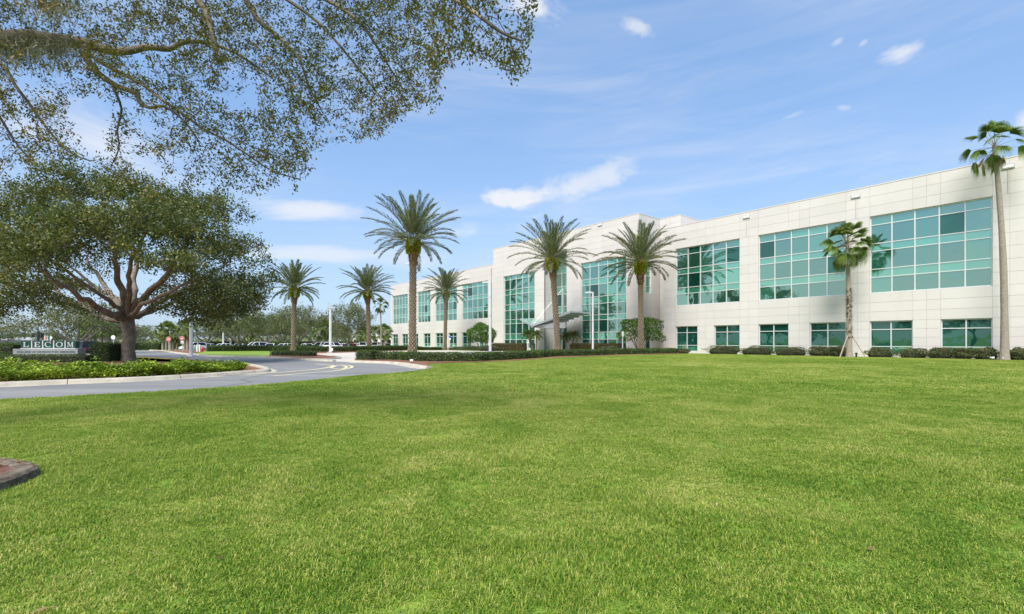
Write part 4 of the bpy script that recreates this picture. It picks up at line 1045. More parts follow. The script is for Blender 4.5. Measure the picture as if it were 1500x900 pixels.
# cabbage palms: one of each kind, copied
def sabal(base, H, label, group):
    root = empty('cabbage_palm', base, label, 'palm tree', group); mb = MB()
    mb.tube([base+Vector((0, 0, z)) for z in (-.1, .2, H*.5, H*.9, H)], [.24, .19, .17, .18, .16], 9)
    mb.build('trunk', M['fan_bark'], root)
    V, Fq, st = fan_crown(np.array(base)+np.array([0, 0, H]), 34, .75, .85, -1.0, 1.4, .1, .9, 14)
    fan_mesh('crown', V, Fq, M['sabal_leaf'], root); return root
SG = 'cabbage palms in the mulch strip behind the red signs'
s0 = sabal(GX(249.5, 77), 3.2, 'cabbage palm in the mulch strip beside the do not enter signs', SG)
for px, Y, s, rz in ((238.5, 78, 1.0, 1), (244, 80, 1.12, 2), (253.5, 79, .95, 3), (259, 77.5, .78, 4), (270.5, 75, 1.08, 5), (274.8, 73, 1.15, 2.5)):
    put(s0, GX(px, Y, gz(Y)), rz, s, 'cabbage palm in the mulch strip beside the do not enter signs', SG)
SG2 = 'cabbage palms lining the car park beyond the far hedge'
for px, Y, s in ((468, 100, 1.25), (476.5, 104, 1.5), (478.5, 103, 1.35), (526, 108, 1.0), (535, 112, 1.15), (541, 106, .95), (549, 110, 1.2), (563.5, 110, 1.35), (567, 116, 1.25), (530, 118, 1.2), (366, 110, 1.3)):
    put(s0, GX(px, Y, gz(Y)), px*.7 % 6, s, 'cabbage palm among the cars beyond the long clipped hedge', SG2)
SG3 = 'cabbage palm trunks under the oak canopy beyond the sign'
for px, Y, s in ((124, 78, 1.15), (132, 76, 1.3), (139, 82, 1.2), (148, 74, 1.35), (156, 74, 1.25), (160.5, 80, 1.2)):
    put(s0, GX(px, Y), px*.7 % 6, (s*1.2, s*1.2, s), 'cabbage palm trunk seen under the low oak beyond the monument sign', SG3)
# small feather palms by the entrance
def pygmy(px_b, Y, px_c, py_c, label):
    base = GX(px_b, Y); c = W(px_c, py_c, Y); root = empty('dwarf_date_palm', base, label, 'palm tree'); mb = MB()
    mb.tube([base, base*.5+Vector(c)*.5+Vector((.05, 0, 0)), Vector(c)], [.10, .085, .15], 9); mb.build('trunk', M['boot'], root)
    sp = []
    for i in range(26):
        q = i/25; a = i*2.4+rng.normal(0, .1); sp.append((np.array(c), a, 1.3-q*1.35, rng.uniform(1.15, 1.4), 1.2+.4*q, .26))
    V, Fq, st = frond_set(sp); np_build('crown', V, Fq, M['fan_leaf'], root)
for a in ((781, 71, 773, 491, 'dwarf palm leaning over the grey light bollard near the entrance'), (785.5, 70, 786, 492, 'dwarf palm against the bare pier beside the entrance'), (829, 69, 828, 495, 'dwarf palm just right of the entrance palm trunk, under the canopy edge'), (835.5, 69, 841, 493, 'dwarf palm next to the bronze hedge by the entrance')): pygmy(*a)
# ------------------------------------------------------------------ clipped hedges, bushes, ground cover
def leaf_skin(P, Nn, L, Wd, rough=.55):
    n = len(P); D = unit(np.cross(Nn, rng.normal(0, 1, (n, 3))))*.8+Nn*rng.uniform(.1, .9, (n, 1))
    return leaf_quads(P, D, Nn+rng.normal(0, rough, (n, 3)), rng.uniform(L*.7, L*1.3, n), rng.uniform(Wd*.7, Wd*1.3, n))
def hedge(name, path, w, h, leafm, label, dens=260, L=.10, Wd=.06, lobes=0.0, pitch=1.2, cat='hedge', group=None, rag=.03, ends=True):
    """box-clipped hedge along a ground path: dark twig core, leafy skin; lobes shows the single plants it is cut from"""
    path = [Vector(p) for p in path]; dist = [0]
    for i in range(1, len(path)): dist.append(dist[-1]+(path[i]-path[i-1]).length)
    tot = dist[-1]; base = path[0]; ns = max(2, int(tot/.25))
    def at(d):
        d = min(max(d, 0), tot-1e-6); i = max(k for k in range(len(path)-1) if dist[k] <= d); f = (d-dist[i])/(dist[i+1]-dist[i]); p = path[i].lerp(path[i+1], f)
        t = (path[i+1]-path[i]).normalized(); return p, t, Vector((-t.y, t.x, 0))
    ph = rng.uniform(0, 6); sz = [1+.08*math.sin(k*2.3+ph)+rng.normal(0, .05) for k in range(int(tot/pitch)+3)]
    def lob(d):
        k = d/pitch; c = abs((k % 1)-.5)*2; return 1-lobes*(c**4)*(1.0), sz[int(k)]**lobes if lobes else 1.0
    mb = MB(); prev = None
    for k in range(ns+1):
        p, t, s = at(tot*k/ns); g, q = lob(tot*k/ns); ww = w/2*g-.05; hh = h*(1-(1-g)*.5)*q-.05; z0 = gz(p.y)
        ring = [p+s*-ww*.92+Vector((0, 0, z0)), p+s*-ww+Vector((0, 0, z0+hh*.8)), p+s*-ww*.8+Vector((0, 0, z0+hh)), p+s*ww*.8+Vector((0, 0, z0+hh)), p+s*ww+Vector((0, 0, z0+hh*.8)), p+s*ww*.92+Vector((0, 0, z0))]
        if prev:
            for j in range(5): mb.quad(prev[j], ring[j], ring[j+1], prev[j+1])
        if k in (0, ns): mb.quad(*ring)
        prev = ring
    n = int(tot*(2*h+w)*dens); d = rng.uniform(0, tot, n); P = np.zeros((n, 3)); Nn = np.zeros((n, 3)); u = rng.uniform(0, 2*h+w, n)
    for k in range(n):
        p, t, s = at(d[k]); g, q = lob(d[k]); ww = w/2*g; hh = h*(1-(1-g)*.5)*q; z0 = gz(p.y); x = u[k]
        if x < h: o, z, nr = -ww, x/h*hh, -s
        elif x < 2*h: o, z, nr = ww, (x-h)/h*hh, s
        else: o, z, nr = (x-2*h-w/2)/(w/2)*ww, hh, Vector((0, 0, 1))
        P[k] = (p.x+s.x*o, p.y+s.y*o, z0+z); Nn[k] = nr
    if ends:
        m = int(w*h*dens); 
        for e, sg in ((0, -1), (tot, 1)):
            p, t, s = at(e); o = rng.uniform(-w/2, w/2, m)*.95; z = rng.uniform(0, h*.97, m)
            Pe = np.stack([p.x+s.x*o, p.y+s.y*o, z+gz(p.y)], 1); P = np.concatenate([P, Pe]); Nn = np.concatenate([Nn, np.tile(np.array(t*sg), (m, 1))])
    P += Nn*rng.normal(-.01, rag, (len(P), 1))
    V, Fq = leaf_skin(P, Nn, L, Wd)
    nv = len(V); cv = np.array([(0, 0, 0)] if not mb.v else mb.v)
    o = np_build(name, V, Fq, leafm); off = np.array(base)
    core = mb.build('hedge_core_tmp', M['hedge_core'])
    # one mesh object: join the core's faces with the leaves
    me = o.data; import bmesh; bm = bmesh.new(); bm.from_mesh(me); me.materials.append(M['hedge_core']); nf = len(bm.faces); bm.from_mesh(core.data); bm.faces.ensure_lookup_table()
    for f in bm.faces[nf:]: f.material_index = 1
    bmesh.ops.translate(bm, verts=bm.verts[:], vec=-base); bm.to_mesh(me); bm.free(); o.location = base
    bpy.data.objects.remove(core)
    return tag(o, label, cat, group)
gp = lambda L_, dz=0: [G(*p) for p in L_]
def inset(path, d): return offset_path([Vector(p) for p in path], d)

front_line = smooth_path(gp([(546, 527.8), (578, 528.3), (600, 529.4), (622, 530.3), (660, 530.6), (700, 530.2), (720, 529.2), (753, 527.6), (787, 525.4), (814, 523), (840, 522.4), (860, 521.9), (905, 520.2), (950, 519.1), (994, 518.2)]), 5)
hedge('hedge', inset(front_line, .55), 1.05, .60, M['hedge_leaf'], 'long curving clipped hedge between the open lawn and the forecourt', 230, .10, .06, .22, 1.15)
hedge('hedge', inset(gp([(519.5, 527.8), (542.5, 528.2)]), .6), 1.1, .72, M['hedge_leaf'], 'short block of clipped hedge beside the gap at the forecourt mouth', 240, .09, .055, .1, 1.0)
hedge('hedge', inset(gp([(395, 521.4), (425, 522.2), (452, 523)]), .45), .9, .46, M['hedge_leaf'], 'low nose hedge of small boxed plants round the shortest date palm', 240, .09, .055, .35, .75)
hedge('hedge', smooth_path(gp([(434, 516.2), (480, 515.8), (520, 515.2), (570, 513.8), (605, 512.9), (645, 511.9)]), 4), 1.2, .72, M['hedge_leaf'], 'clipped hedge along the far rim of the pale forecourt', 190, .12, .07, .05, 1.3)
hedge('hedge', smooth_path(gp([(304, 514.9), (360, 514.3), (428, 514.2), (470, 512.6), (520, 511.6)]), 3), 1.2, .78, M['hedge_leaf'], 'low hedge screening the white parked cars behind the far grass strip', 170, .12, .07, .05, 1.3)
hedge('hedge', [GX(-190, 82, gz(82)), GX(120, 84), GX(236, 84)], 1.4, 1.45, M['hedge_leaf'], 'tall hedge behind the cabbage palms and the far road', 110, .15, .09, .05, 1.5)
hedge('hedge', [GX(236, 112), GX(345, 116), GX(545, 124)], 1.4, 1.75, M['hedge_leaf'], 'high dark hedge at the back of the car park', 70, .2, .12, .05, 1.5)
hedge('hedge', [GX(-60, 31), GX(131, 31)], .8, .54, M['hedge_leaf'], 'low shaded hedge at the foot of the monument sign', 260, .07, .045, .04, 1.2)
hedge('hedge', [Vector((GX(131, 31.75).x, 32.4, 0)), Vector((GX(181, 33.05).x, 32.4, 0))], 1.3, 1.30, M['hedge_leaf'], 'chest high square hedge between the sign and the oak trunk', 260, .085, .055, .04, 1.2)
hedge('hedge', [GX(-60, 41), GX(27, 41)], 1.2, 1.18, M['hedge_leaf'], 'bright topped hedge behind the end of the monument sign', 200, .09, .06, .04, 1.2)
hedge('hedge', [GX(722, 73.5), GX(771, 71.5)], 1.2, 1.12, M['brown_hedge'], 'bronze hedge under the tall windows between lamp post and light bollard', 200, .11, .07, .04, 1.3)
hedge('hedge', [GX(838, 69), GX(907, 64)], 1.2, 1.12, M['brown_hedge'], 'bronze hedge under the tall windows between entrance and corner bush', 200, .11, .07, .04, 1.3)

def shrub(name, c, rx, ry, h, leafm, label, n, L, Wd, group=None, lump=.12, stem=0.0, cat='shrub', twig=True):
    """a rounded bush: leaves in lumpy shells over a twiggy heart, on stems when it is lifted off the ground"""
    root = empty(name, c, label, cat, group); c = np.array(c)
    k = rng.normal(0, 1, (n, 3)); k = unit(k); k[:, 2] = np.where(k[:, 2] < -.6, -k[:, 2], k[:, 2])
    f = 1+lump*(np.sin(k[:, 0]*5.1+c[0])*np.sin(k[:, 1]*4.3+1)+np.sin(k[:, 2]*6+k[:, 0]*4+c[0]*2))*.8+rng.normal(0, .05, n)
    f *= np.where(rng.uniform(0, 1, n) < .3, rng.uniform(.75, 1, n), 1)
    zz = (h-stem)/2
    P = c+np.stack([k[:, 0]*rx*f, k[:, 1]*ry*f, stem+zz+k[:, 2]*zz*f*.98], 1); P[:, 2] = np.maximum(P[:, 2], c[2]+.02)
    V, Fq = leaf_skin(P, k, L, Wd, .7); np_build('crown', V, Fq, leafm, root)
    mb = MB()
    if stem:
        for j in range(5):
            a = j*1.26; mb.tube([Vector(c)+Vector((math.cos(a)*.15, math.sin(a)*.15, -.05)), Vector(c)+Vector((math.cos(a)*rx*.3, math.sin(a)*ry*.3, stem+.3)), Vector(c)+Vector((math.cos(a)*rx*.6, math.sin(a)*ry*.6, stem+zz))], [.07, .055, .03], 6)
        mb.build('stem', M['bark'], root, True)
    else:
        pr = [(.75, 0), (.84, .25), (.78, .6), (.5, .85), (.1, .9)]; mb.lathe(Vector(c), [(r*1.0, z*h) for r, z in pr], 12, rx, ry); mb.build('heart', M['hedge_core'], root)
    return root
shrub('round_bush', GX(705, 74.5), 2.15, 2.0, 4.15, M['bush_leaf'], 'dense round clipped bush where the far wing meets the central block', 7000, .19, .12, lump=.11, stem=.6)
shrub('round_bush', GX(937.5, 58.5), 2.6, 2.0, 4.25, M['bush_leaf'], 'loose spreading bush round the date palm at the block corner', 5200, .20, .12, lump=.22, stem=.9)
WG = 'low shrubs along the foot of the near wing'
sh = [(1038, 1084, 1.0, 'greyish low shrub at the far end of the row under the near wing'), (1085, 1134, .95, None), (1133, 1184, .95, None), (1184, 1217, .95, None), (1214, 1240, .95, 'small shrub tucked behind the braced fan palm'),
      (1267, 1311, .90, 'shrub standing alone just past the braced fan palm'), (1314, 1361, .92, None), (1358, 1397, .92, None), (1398, 1424, .9, 'smallest shrub in the row under the near wing windows'), (1424, 1464, 1.0, None), (1477, 1507, .95, 'shrub behind the foot of the tall bare fan palm'), (1507, 1560, .95, None)]
for a, b, h, lab in sh:
    m = (a+b)/2; s = FS(m, .85); c = F(s, .85, 0); c.z = 0; wx = abs(FS(a, .85)-FS(b, .85))/2
    o = shrub('shrub', c, wx*1.14, .66, h*.92*rng.uniform(.9, 1.08), M['shrub_leaf'], lab or 'rounded low shrub in the row under the near wing windows', 2000, .10, .06, WG, .2)
    o.rotation_euler.z = 0
for px, Y, w_, lab in ((560, 88, 1.5, 'low dull shrub among the beds by the far wing'), (671, 84, 2.1, 'grey green mounded shrub right of the far blue sign'), (690, 82, 2.0, 'mounded shrub between blue sign and round bush'), (716, 72, 1.6, 'small shrub by the foot of the tall lamp post'), (724, 73, .9, 'tiny ball shrub at the end of the bronze hedge'), (900, 60, 2.2, 'low spreading shrub under the corner bush'), (1001, 56.6, .7, 'last tuft of shrub where the long hedge meets the near wing')):
    if px == 560: continue
    shrub('shrub', GX(px, Y, gz(Y)), w_, .8, .85 if px != 1001 else .6, M['shrub_leaf'] if px not in (724,) else M['bush_leaf'], lab, 900, .12, .07)

# bright ground cover on the island: one mass of leafy sprigs
isf = [p for p in isl_front]; n = 2600; Vs, Fs, nb = [], [], 0
seg = np.array([[p.x, p.y] for p in isf]); dl = np.cumsum([0]+list(np.linalg.norm(np.diff(seg, axis=0), axis=1)))
d = rng.uniform(dl[-1]*.18, dl[-1]-.3, n); X = np.interp(d, dl, seg[:, 0]); Yv = np.interp(d, dl, seg[:, 1])
tx_ = np.gradient(seg[:, 0], dl); ty_ = np.gradient(seg[:, 1], dl); txi, tyi = np.interp(d, dl, tx_), np.interp(d, dl, ty_); nn = np.hypot(txi, tyi)
end = np.clip((dl[-1]-d)/7.0, 0, 1); depth = .55+2.9*end**.8
o = .42+rng.uniform(0, 1, n)*depth
C = np.stack([X-tyi/nn*o, Yv+txi/nn*o], 1)
hn = .5+.5*np.sin(C[:, 0]*1.9+1.3*np.sin(C[:, 1]*1.7))*np.sin(C[:, 1]*2.3+.8*C[:, 0]); hh = (.26+.40*hn)*(.62+.38*np.clip((o-.3)/.5, 0, 1))*(.75+.25*end)
hh[rng.uniform(0, 1, n) < .07] *= 1.35
st = MB()
for k in range(n):
    m = 26; z = hh[k]*np.sqrt(rng.uniform(.03, 1, m)); a = rng.uniform(0, 6.28, m); rr = .19*rng.uniform(.2, 1, m)*(1.15-.45*z/hh[k])
    P = np.stack([C[k, 0]+np.cos(a)*rr, C[k, 1]+np.sin(a)*rr, .05+z], 1); D = np.stack([np.cos(a), np.sin(a), rng.uniform(.0, 1.1, m)], 1)
    V, Fq = leaf_quads(P, D, np.array([0, 0, 1.0])+rng.normal(0, .45, (m, 3)), rng.uniform(.07, .125, m), rng.uniform(.045, .07, m)); Vs.append(V); Fs.append(Fq+nb); nb += len(V)
tag(np_build('ground_cover', np.concatenate(Vs), np.concatenate(Fs), M['cover_leaf']), kind='stuff')

# ------------------------------------------------------------------ the monument sign
SY = 33.0; k_ = SY/FOC
def sp(px, py, dy=0): return W(px, py, SY+dy)
sign = empty('monument_sign', GX(67, SY), 'long grey monument sign with five green letter panels under the oak', 'sign')
zb = sp(0, 511.2).z; zt = sp(0, 499.9).z
mb = MB(); a, b = sp(19, 511.2), sp(114, 511.2); mb.box(((a.x+b.x)/2, SY+.30, zb/2), (b.x-a.x, .62, zb)); mb.build('plinth', M['sign_grey'], sign)
xs_ = [27, 43.8, 59.9, 76.1, 92.9, 108]; pw = 1.0
for i in range(5):
    x0, x1 = sp(xs_[i], 500).x+(.04 if i else 0), sp(xs_[i+1], 500).x-(.04 if i < 4 else 0)
    mb = MB(); mb.box(((x0+x1)/2, SY+.30, (zb+.045+zt)/2), (x1-x0, .30, zt-zb-.045)); mb.build('panel', M['sign_green'], sign)
    if i: 
        mb = MB(); xm = sp(xs_[i], 500).x; mb.box((xm, SY+.30, (zb+.045+zt+.05)/2), (.075, .36, zt+.05-zb-.045)); mb.build('divider', M['sign_white'], sign)
mb = MB(); mb.box(((sp(27, 0).x+sp(108, 0).x)/2, SY+.30, zb+.022), (sp(108, 0).x-sp(27, 0).x, .38, .044)); mb.build('sill', M['sign_white'], sign)
def letter_polys(ch):
    B = lambda x0, y0, x1, y1: [(x0, y0), (x1, y0), (x1, y1), (x0, y1)]
    def ring(a0, a1, rx, ry, tx, ty, cx=.5, cy=.5, n=28):
        out = []
        for k in range(n):
            p, q = a0+(a1-a0)*k/n, a0+(a1-a0)*(k+1)/n
            out.append([(cx+rx*math.cos(p), cy+ry*math.sin(p)), (cx+rx*math.cos(q), cy+ry*math.sin(q)), (cx+(rx-tx)*math.cos(q), cy+(ry-ty)*math.sin(q)), (cx+(rx-tx)*math.cos(p), cy+(ry-ty)*math.sin(p))])
        return out
    if ch == 'L': return [B(.14, .08, .34, .93), B(.0, .93, .48, 1), B(.0, 0, .92, .08), [(.74, .08), (.92, .08), (.97, .34), (.91, .34)]]
    if ch == 'E': return [B(.14, .08, .34, .93), B(.0, .93, .90, 1), B(.0, 0, .92, .08), [(.76, .08), (.92, .08), (.97, .30), (.91, .30)], [(.74, .93), (.90, .93), (.92, .72), (.86, .72)], B(.34, .47, .66, .54), B(.66, .36, .72, .65)]
    if ch == 'O': return ring(0, 2*math.pi, .55, .52, .17, .07)
    if ch == 'C': return ring(R(48), R(318), .55, .52, .19, .07) + [B(.84, .66, .90, 1.0)]
    if ch == 'M': return [B(.06, .07, .15, .93), B(.80, .07, 1.0, .93), B(-.05, 0, .26, .07), B(.70, 0, 1.10, .07), [(-.05, .93), (.24, .93), (.24, 1), (-.05, 1)], B(.80, .93, 1.10, 1), [(.10, .93), (.30, 1.0), (.58, .10), (.46, .10)], [(.46, .10), (.56, .10), (.86, .99), (.78, .93)]]
for i, ch in enumerate('LECOM'):
    x0, x1 = sp(xs_[i], 500).x, sp(xs_[i+1], 500).x; hgt = (zt-zb)*.66; wid = hgt*1.22 if ch not in 'M' else hgt*1.12; z0 = zb+.045+(zt-zb-.045-hgt)/2; xc = (x0+x1)/2-wid*.5
    mb = MB()
    for j, pl in enumerate(letter_polys(ch)):
        yf = SY+.15-.035-.0006*(j % 7); f0 = [(xc+x*wid, yf, z0+y*hgt) for x, y in pl]; f1 = [(x, SY+.152, z) for x, y, z in f0]; m_ = len(pl)
        mb.quad(*f0)
        for q in range(m_): mb.quad(f0[q], f0[(q+1) % m_], f1[(q+1) % m_], f1[q])
    mb.build('letter', M['sign_white'], sign)
def text_mesh(name, s, loc, size, m, parent, sx=1.0, extr=.01, rot=(R(90), 0, 0), bold=0.0, spacing=1.0):
    cu = bpy.data.curves.new('t', 'FONT'); cu.body = s; cu.size = size; cu.extrude = extr; cu.align_x = 'CENTER'; cu.offset = bold; cu.space_character = spacing
    o = bpy.data.objects.new('t', cu); COL.objects.link(o); bpy.context.view_layer.update()
    me = bpy.data.meshes.new_from_object(o.evaluated_get(bpy.context.evaluated_depsgraph_get())); bpy.data.objects.remove(o); me.materials.clear(); me.materials.append(m)
    q = link(name, me, parent); q.location = Vector(loc)-(top_of(parent) if parent else Vector()); q.rotation_euler = rot; q.scale = (sx, 1, 1); return q
text_mesh('lettering', 'COLLEGE OF OSTEOPATHIC MEDICINE', ((sp(67.5, 0).x), SY-.012, sp(0, 516.9).z), .155, M['sign_letter_green'], sign, 1.42, .008, bold=.006, spacing=1.06)

# ------------------------------------------------------------------ lamp posts, signs, small street furniture
def lamp_post(base, H, r, arm, rz, label, head='shoe', mm='white_metal'):
    root = empty('lamp_post', base, label, 'lamp post'); b = Vector(base); mb = MB()
    mb.tube([b+Vector((0, 0, -.1)), b+Vector((0, 0, H))], [r*1.1, r*.9], 12); mb.build('pole', M[mm], root, False)
    mb = MB(); mb.box(b+Vector((0, 0, .05)), (r*4, r*4, .12)); mb.build('base_plate', M[mm], root)
    d = Vector((math.cos(rz), math.sin(rz), 0)); mb = MB()
    mb.tube([b+Vector((0, 0, H-.10)), b+d*arm+Vector((0, 0, H-.10))], r*.55, 8); mb.build('arm', M[mm], root)
    mb = MB(); c = b+d*(arm+.35)+Vector((0, 0, H-.08)); s = Vector((-d.y, d.x, 0)); u = Vector((0, 0, 1))
    mb.hexa([c-d*.45-s*.17-u*.10, c+d*.45-s*.13-u*.06, c+d*.45+s*.13-u*.06, c-d*.45+s*.17-u*.10, c-d*.40-s*.15+u*.13, c+d*.40-s*.10+u*.06, c+d*.40+s*.10+u*.06, c-d*.40+s*.15+u*.13]); hd = mb.build('lamp_head', M['grey_metal'], root)
    mb = MB(); mb.box(c-u*.085, (.55, .22, .02), rz); mb.build('lens', M['sign_white'], hd)
    for z in (H*.78, H*.52):
        mb = MB(); mb.tube([b+Vector((0, 0, z-.05)), b+Vector((0, 0, z+.05))], r*1.15, 12); mb.build('band', M['grey_metal'], root)
    return root
lamp_post(GX(718, 63), CAM_H+88*63/FOC, .17, .25, math.pi, 'tall square headed lamp post before the far wing corner, on the forecourt')
lamp_post(GX(868.5, 61), CAM_H+73*61/FOC, .13, .25, math.pi, 'slim lamp post in front of the tall central windows')
lamp_post(GX(484, 60.5), CAM_H+51*60.5/FOC, .16, .0, -.7, 'short pale lamp post with a small electric box beside the forecourt')
lamp_post(GX(605.5, 70), CAM_H+115*70/FOC, .15, .25, math.pi, 'lamp post half hidden behind the tallest date palm trunk')
lamp_post(GX(280, 45.5), CAM_H+66*45.5/FOC, .15, .2, 2.2, 'white lamp post whose top is lost in the broad oak crown')
lamp_post(GX(327, 90, gz(90)), CAM_H+42*90/FOC, .13, .2, 0, 'thin pale lamp post among the parked cars behind the low hedge')
lamp_post(GX(338, 74), CAM_H+40*74/FOC, .12, .2, 0, 'lamp post in the far grass strip just left of a grey oak')
mb = MB(); p = GX(486.5, 60.4); bx_ = empty('electric_box', p, 'white electric box on a stub post by the short lamp', 'electric box'); mb.box(p+Vector((0, 0, .42)), (.22, .18, .34)); mb.build('cabinet', M['sign_white'], bx_); mb = MB(); mb.tube([p, p+Vector((0, 0, .3))], .04, 6); mb.build('leg', M['grey_metal'], bx_)

def round_sign(px, py_b, Y, py_c, rad, label, name='no_entry_sign', face='red', bar=True, sides=24, plaque=False):
    b = GX(px, Y); c = W(px, py_c, Y); root = empty(name, b, label, 'road sign'); mb = MB(); mb.tube([b+Vector((0, .04, -.1)), c+Vector((0, .04, rad*.8))], .045, 8); mb.build('post', M['grey_metal'], root)
    def disc(r, y0, y1, m, nm, par_):
        q = MB(); f0 = [c+Vector((r*math.cos(2*math.pi*k/sides+math.pi/sides), y0, r*math.sin(2*math.pi*k/sides+math.pi/sides))) for k in range(sides)]; f1 = [v+Vector((0, y1-y0, 0)) for v in f0]
        q.quad(*f0); q.quad(*reversed(f1))
        for k in range(sides): q.quad(f0[k], f0[(k+1) % sides], f1[(k+1) % sides], f1[k])
        return q.build(nm, m, par_)
    d0 = disc(rad, -.03, -.012, M['sign_white'], 'plate', root)
    if bar:
        d1 = disc(rad*.93, -.036, -.031, M[face], 'face', d0)
        q = MB(); q.box(c+Vector((0, -.040, 0)), (rad*1.25, .006, rad*.26)); q.build('bar', M['sign_white'], d0)
        text_mesh('lettering', 'DO NOT', c+Vector((0, -.042, rad*.42)), rad*.36, M['sign_white'], d0, 1, .002); text_mesh('lettering', 'ENTER', c+Vector((0, -.042, -rad*.68)), rad*.36, M['sign_white'], d0, 1, .002)
    if plaque:
        q = MB(); q.box(c+Vector((.03, -.03, -rad-.22)), (.42, .02, .32)); pl = q.build('plaque', M['sign_white'], root); q = MB(); q.box(c+Vector((.03, -.043, -rad-.22)), (.34, .005, .10)); q.build('bar', M['red'], pl)
    return root
round_sign(247, 0, 76, 497, .37, 'do not enter sign at the far side of the cabbage palm strip')
round_sign(266.8, 0, 66, 496, .32, 'do not enter sign with a small plaque beneath, nearer the lamp post', plaque=True)
round_sign(166, 0, 48, 494.5, .22, 'blank white round sign above the square hedge beside the oak trunk', 'round_sign', bar=False)
# blue and white parking sign
b = GX(659, 85, gz(85)); pk = empty('parking_sign', b, 'small blue and white sign on a post by the far wing', 'sign'); mb = MB(); mb.tube([b, b+Vector((0, 0, 2.9))], .05, 8); mb.build('post', M['grey_metal'], pk)
mb = MB(); mb.box(b+Vector((0, -.06, 2.62)), (.34, .03, .42)); mb.build('plate', M['blue'], pk); mb = MB(); mb.box(b+Vector((0, -.06, 2.27)), (.30, .03, .26)); mb.build('plaque', M['sign_white'], pk)
# light bollard, signpost by the corner bush, fire hydrant, guard posts
def bollard(px, Y, h, label, name='light_bollard'):
    b = GX(px, Y); r_ = empty(name, b, label, 'bollard'); mb = MB(); mb.tube([b, b+Vector((0, 0, h*.72))], .10, 10); mb.build('post', M['grey_metal'], r_); mb = MB(); mb.box(b+Vector((0, 0, h*.86)), (.26, .24, h*.28)); mb.build('head', M['sign_white'], r_); mb = MB(); mb.box(b+Vector((0, -.125, h*.88)), (.12, .01, h*.12)); mb.build('lens', M['blue'], r_)
bollard(772.8, 70.5, 1.65, 'grey post with a white head at the end of the bronze hedge')
b = GX(912, 57); sg_ = empty('sign_post', b, 'plain grey post with a narrow blank plate beside the corner bush', 'sign'); mb = MB(); mb.tube([b, b+Vector((0, 0, 2.5))], .06, 8); mb.build('post', M['grey_metal'], sg_); mb = MB(); mb.box(b+Vector((0, -.07, 2.35)), (.26, .03, .62)); mb.build('plate', M['grey_metal'], sg_)
b = GX(780.5, 71.5); bn = empty('litter_bin', b, 'teal bin standing under the dwarf palm by the entrance', 'bin'); mb = MB(); mb.lathe(b, [(.34, 0), (.36, .9), (.38, .92), (.38, .98)], 14); mb.build('body', M['teal'], bn); mb = MB(); mb.lathe(b+Vector((0, 0, .98)), [(.38, 0), (.34, .10), (.12, .17)], 14); mb.build('lid', M['dark_metal'], bn)
b = GX(296.5, 64); hy = empty('fire_hydrant', b, 'red fire hydrant at the edge of the far grass strip', 'fire hydrant')
mb = MB(); mb.lathe(b, [(.17, 0), (.17, .05), (.115, .06), (.115, .42), (.16, .43), (.16, .48), (.13, .50), (.125, .60), (.07, .70), (.04, .72), (.04, .77)], 14); mb.build('barrel', M['red'], hy)
for q, ax in (((.17, 0, .36), (1, 0, 0)), ((-.17, 0, .36), (-1, 0, 0)), ((0, -.18, .34), (0, -1, 0))):
    mb = MB(); c = b+Vector(q); mb.tube([c-Vector(ax)*.08, c+Vector(ax)*.05, c+Vector(ax)*.07], [.065, .065, .04], 10); mb.build('outlet_cap', M['red'], hy)
for px, lab in ((288.8, 'grey guard post left of the red hydrant'), (292.4, 'grey guard post nearest the red hydrant')):
    b = GX(px, 64.5); mb = MB(); mb.lathe(b, [(.09, 0), (.09, .95), (.06, 1.0), (.01, 1.02)], 12); o = mb.build('guard_post', M['sign_white']); tag(o, lab, 'bollard')
# landscape spotlights
for i, (px, py, lab) in enumerate(((533, 513.8, 'little white spotlight left of the slim date palm'), (549, 513.6, 'little white spotlight right of the slim date palm'), (603, 532.2, 'white spotlight in the mulch below the tallest date palm hedge'), (1453.5, 527.6, 'white spotlight in the bed left of the tall fan palm'), (1470, 527.9, 'white capped stake light at the foot of the tall fan palm'), (413.5, 521.6, 'white spotlight in the red mulch of the nose bed'), (859, 521.4, 'white spotlight at the foot of the long hedge mid way'))):
    b = G(px, py); lt = empty('spotlight', b, lab, 'light'); mb = MB(); mb.tube([b, b+Vector((0, 0, .14))], .02, 6); mb.build('stake', M['black'], lt); mb = MB(); mb.box(b+Vector((0, 0, .19)), (.20, .16, .12)); mb.build('lamp', M['sign_white'], lt)
# timber braces on the fan palm
bp_ = GX(1244, 42.6); bg_ = 'timber braces holding the fan palm'
for a, lab in ((3.5, 'timber brace leaning left on the shaggy fan palm'), (-.35, 'timber brace leaning right on the shaggy fan palm'), (1.5, 'timber brace behind the shaggy fan palm')):
    d = Vector((math.cos(a), math.sin(a), 0)); mb = MB(); p, q = bp_+d*1.25, bp_+d*.22+Vector((0, 0, 1.95)); mb.tube([p, q], .045, 4); o = mb.build('timber_brace', M['wood']); tag(o, lab, 'brace', bg_)
b = bp_+Vector((.42, -.3, 0)); mb = MB(); mb.lathe(b, [(.07, 0), (.07, .30), (.09, .31), (.09, .40), (.02, .44)], 10); o = mb.build('valve_post', M['black']); tag(o, 'short black post at the foot of the braced fan palm', 'post')

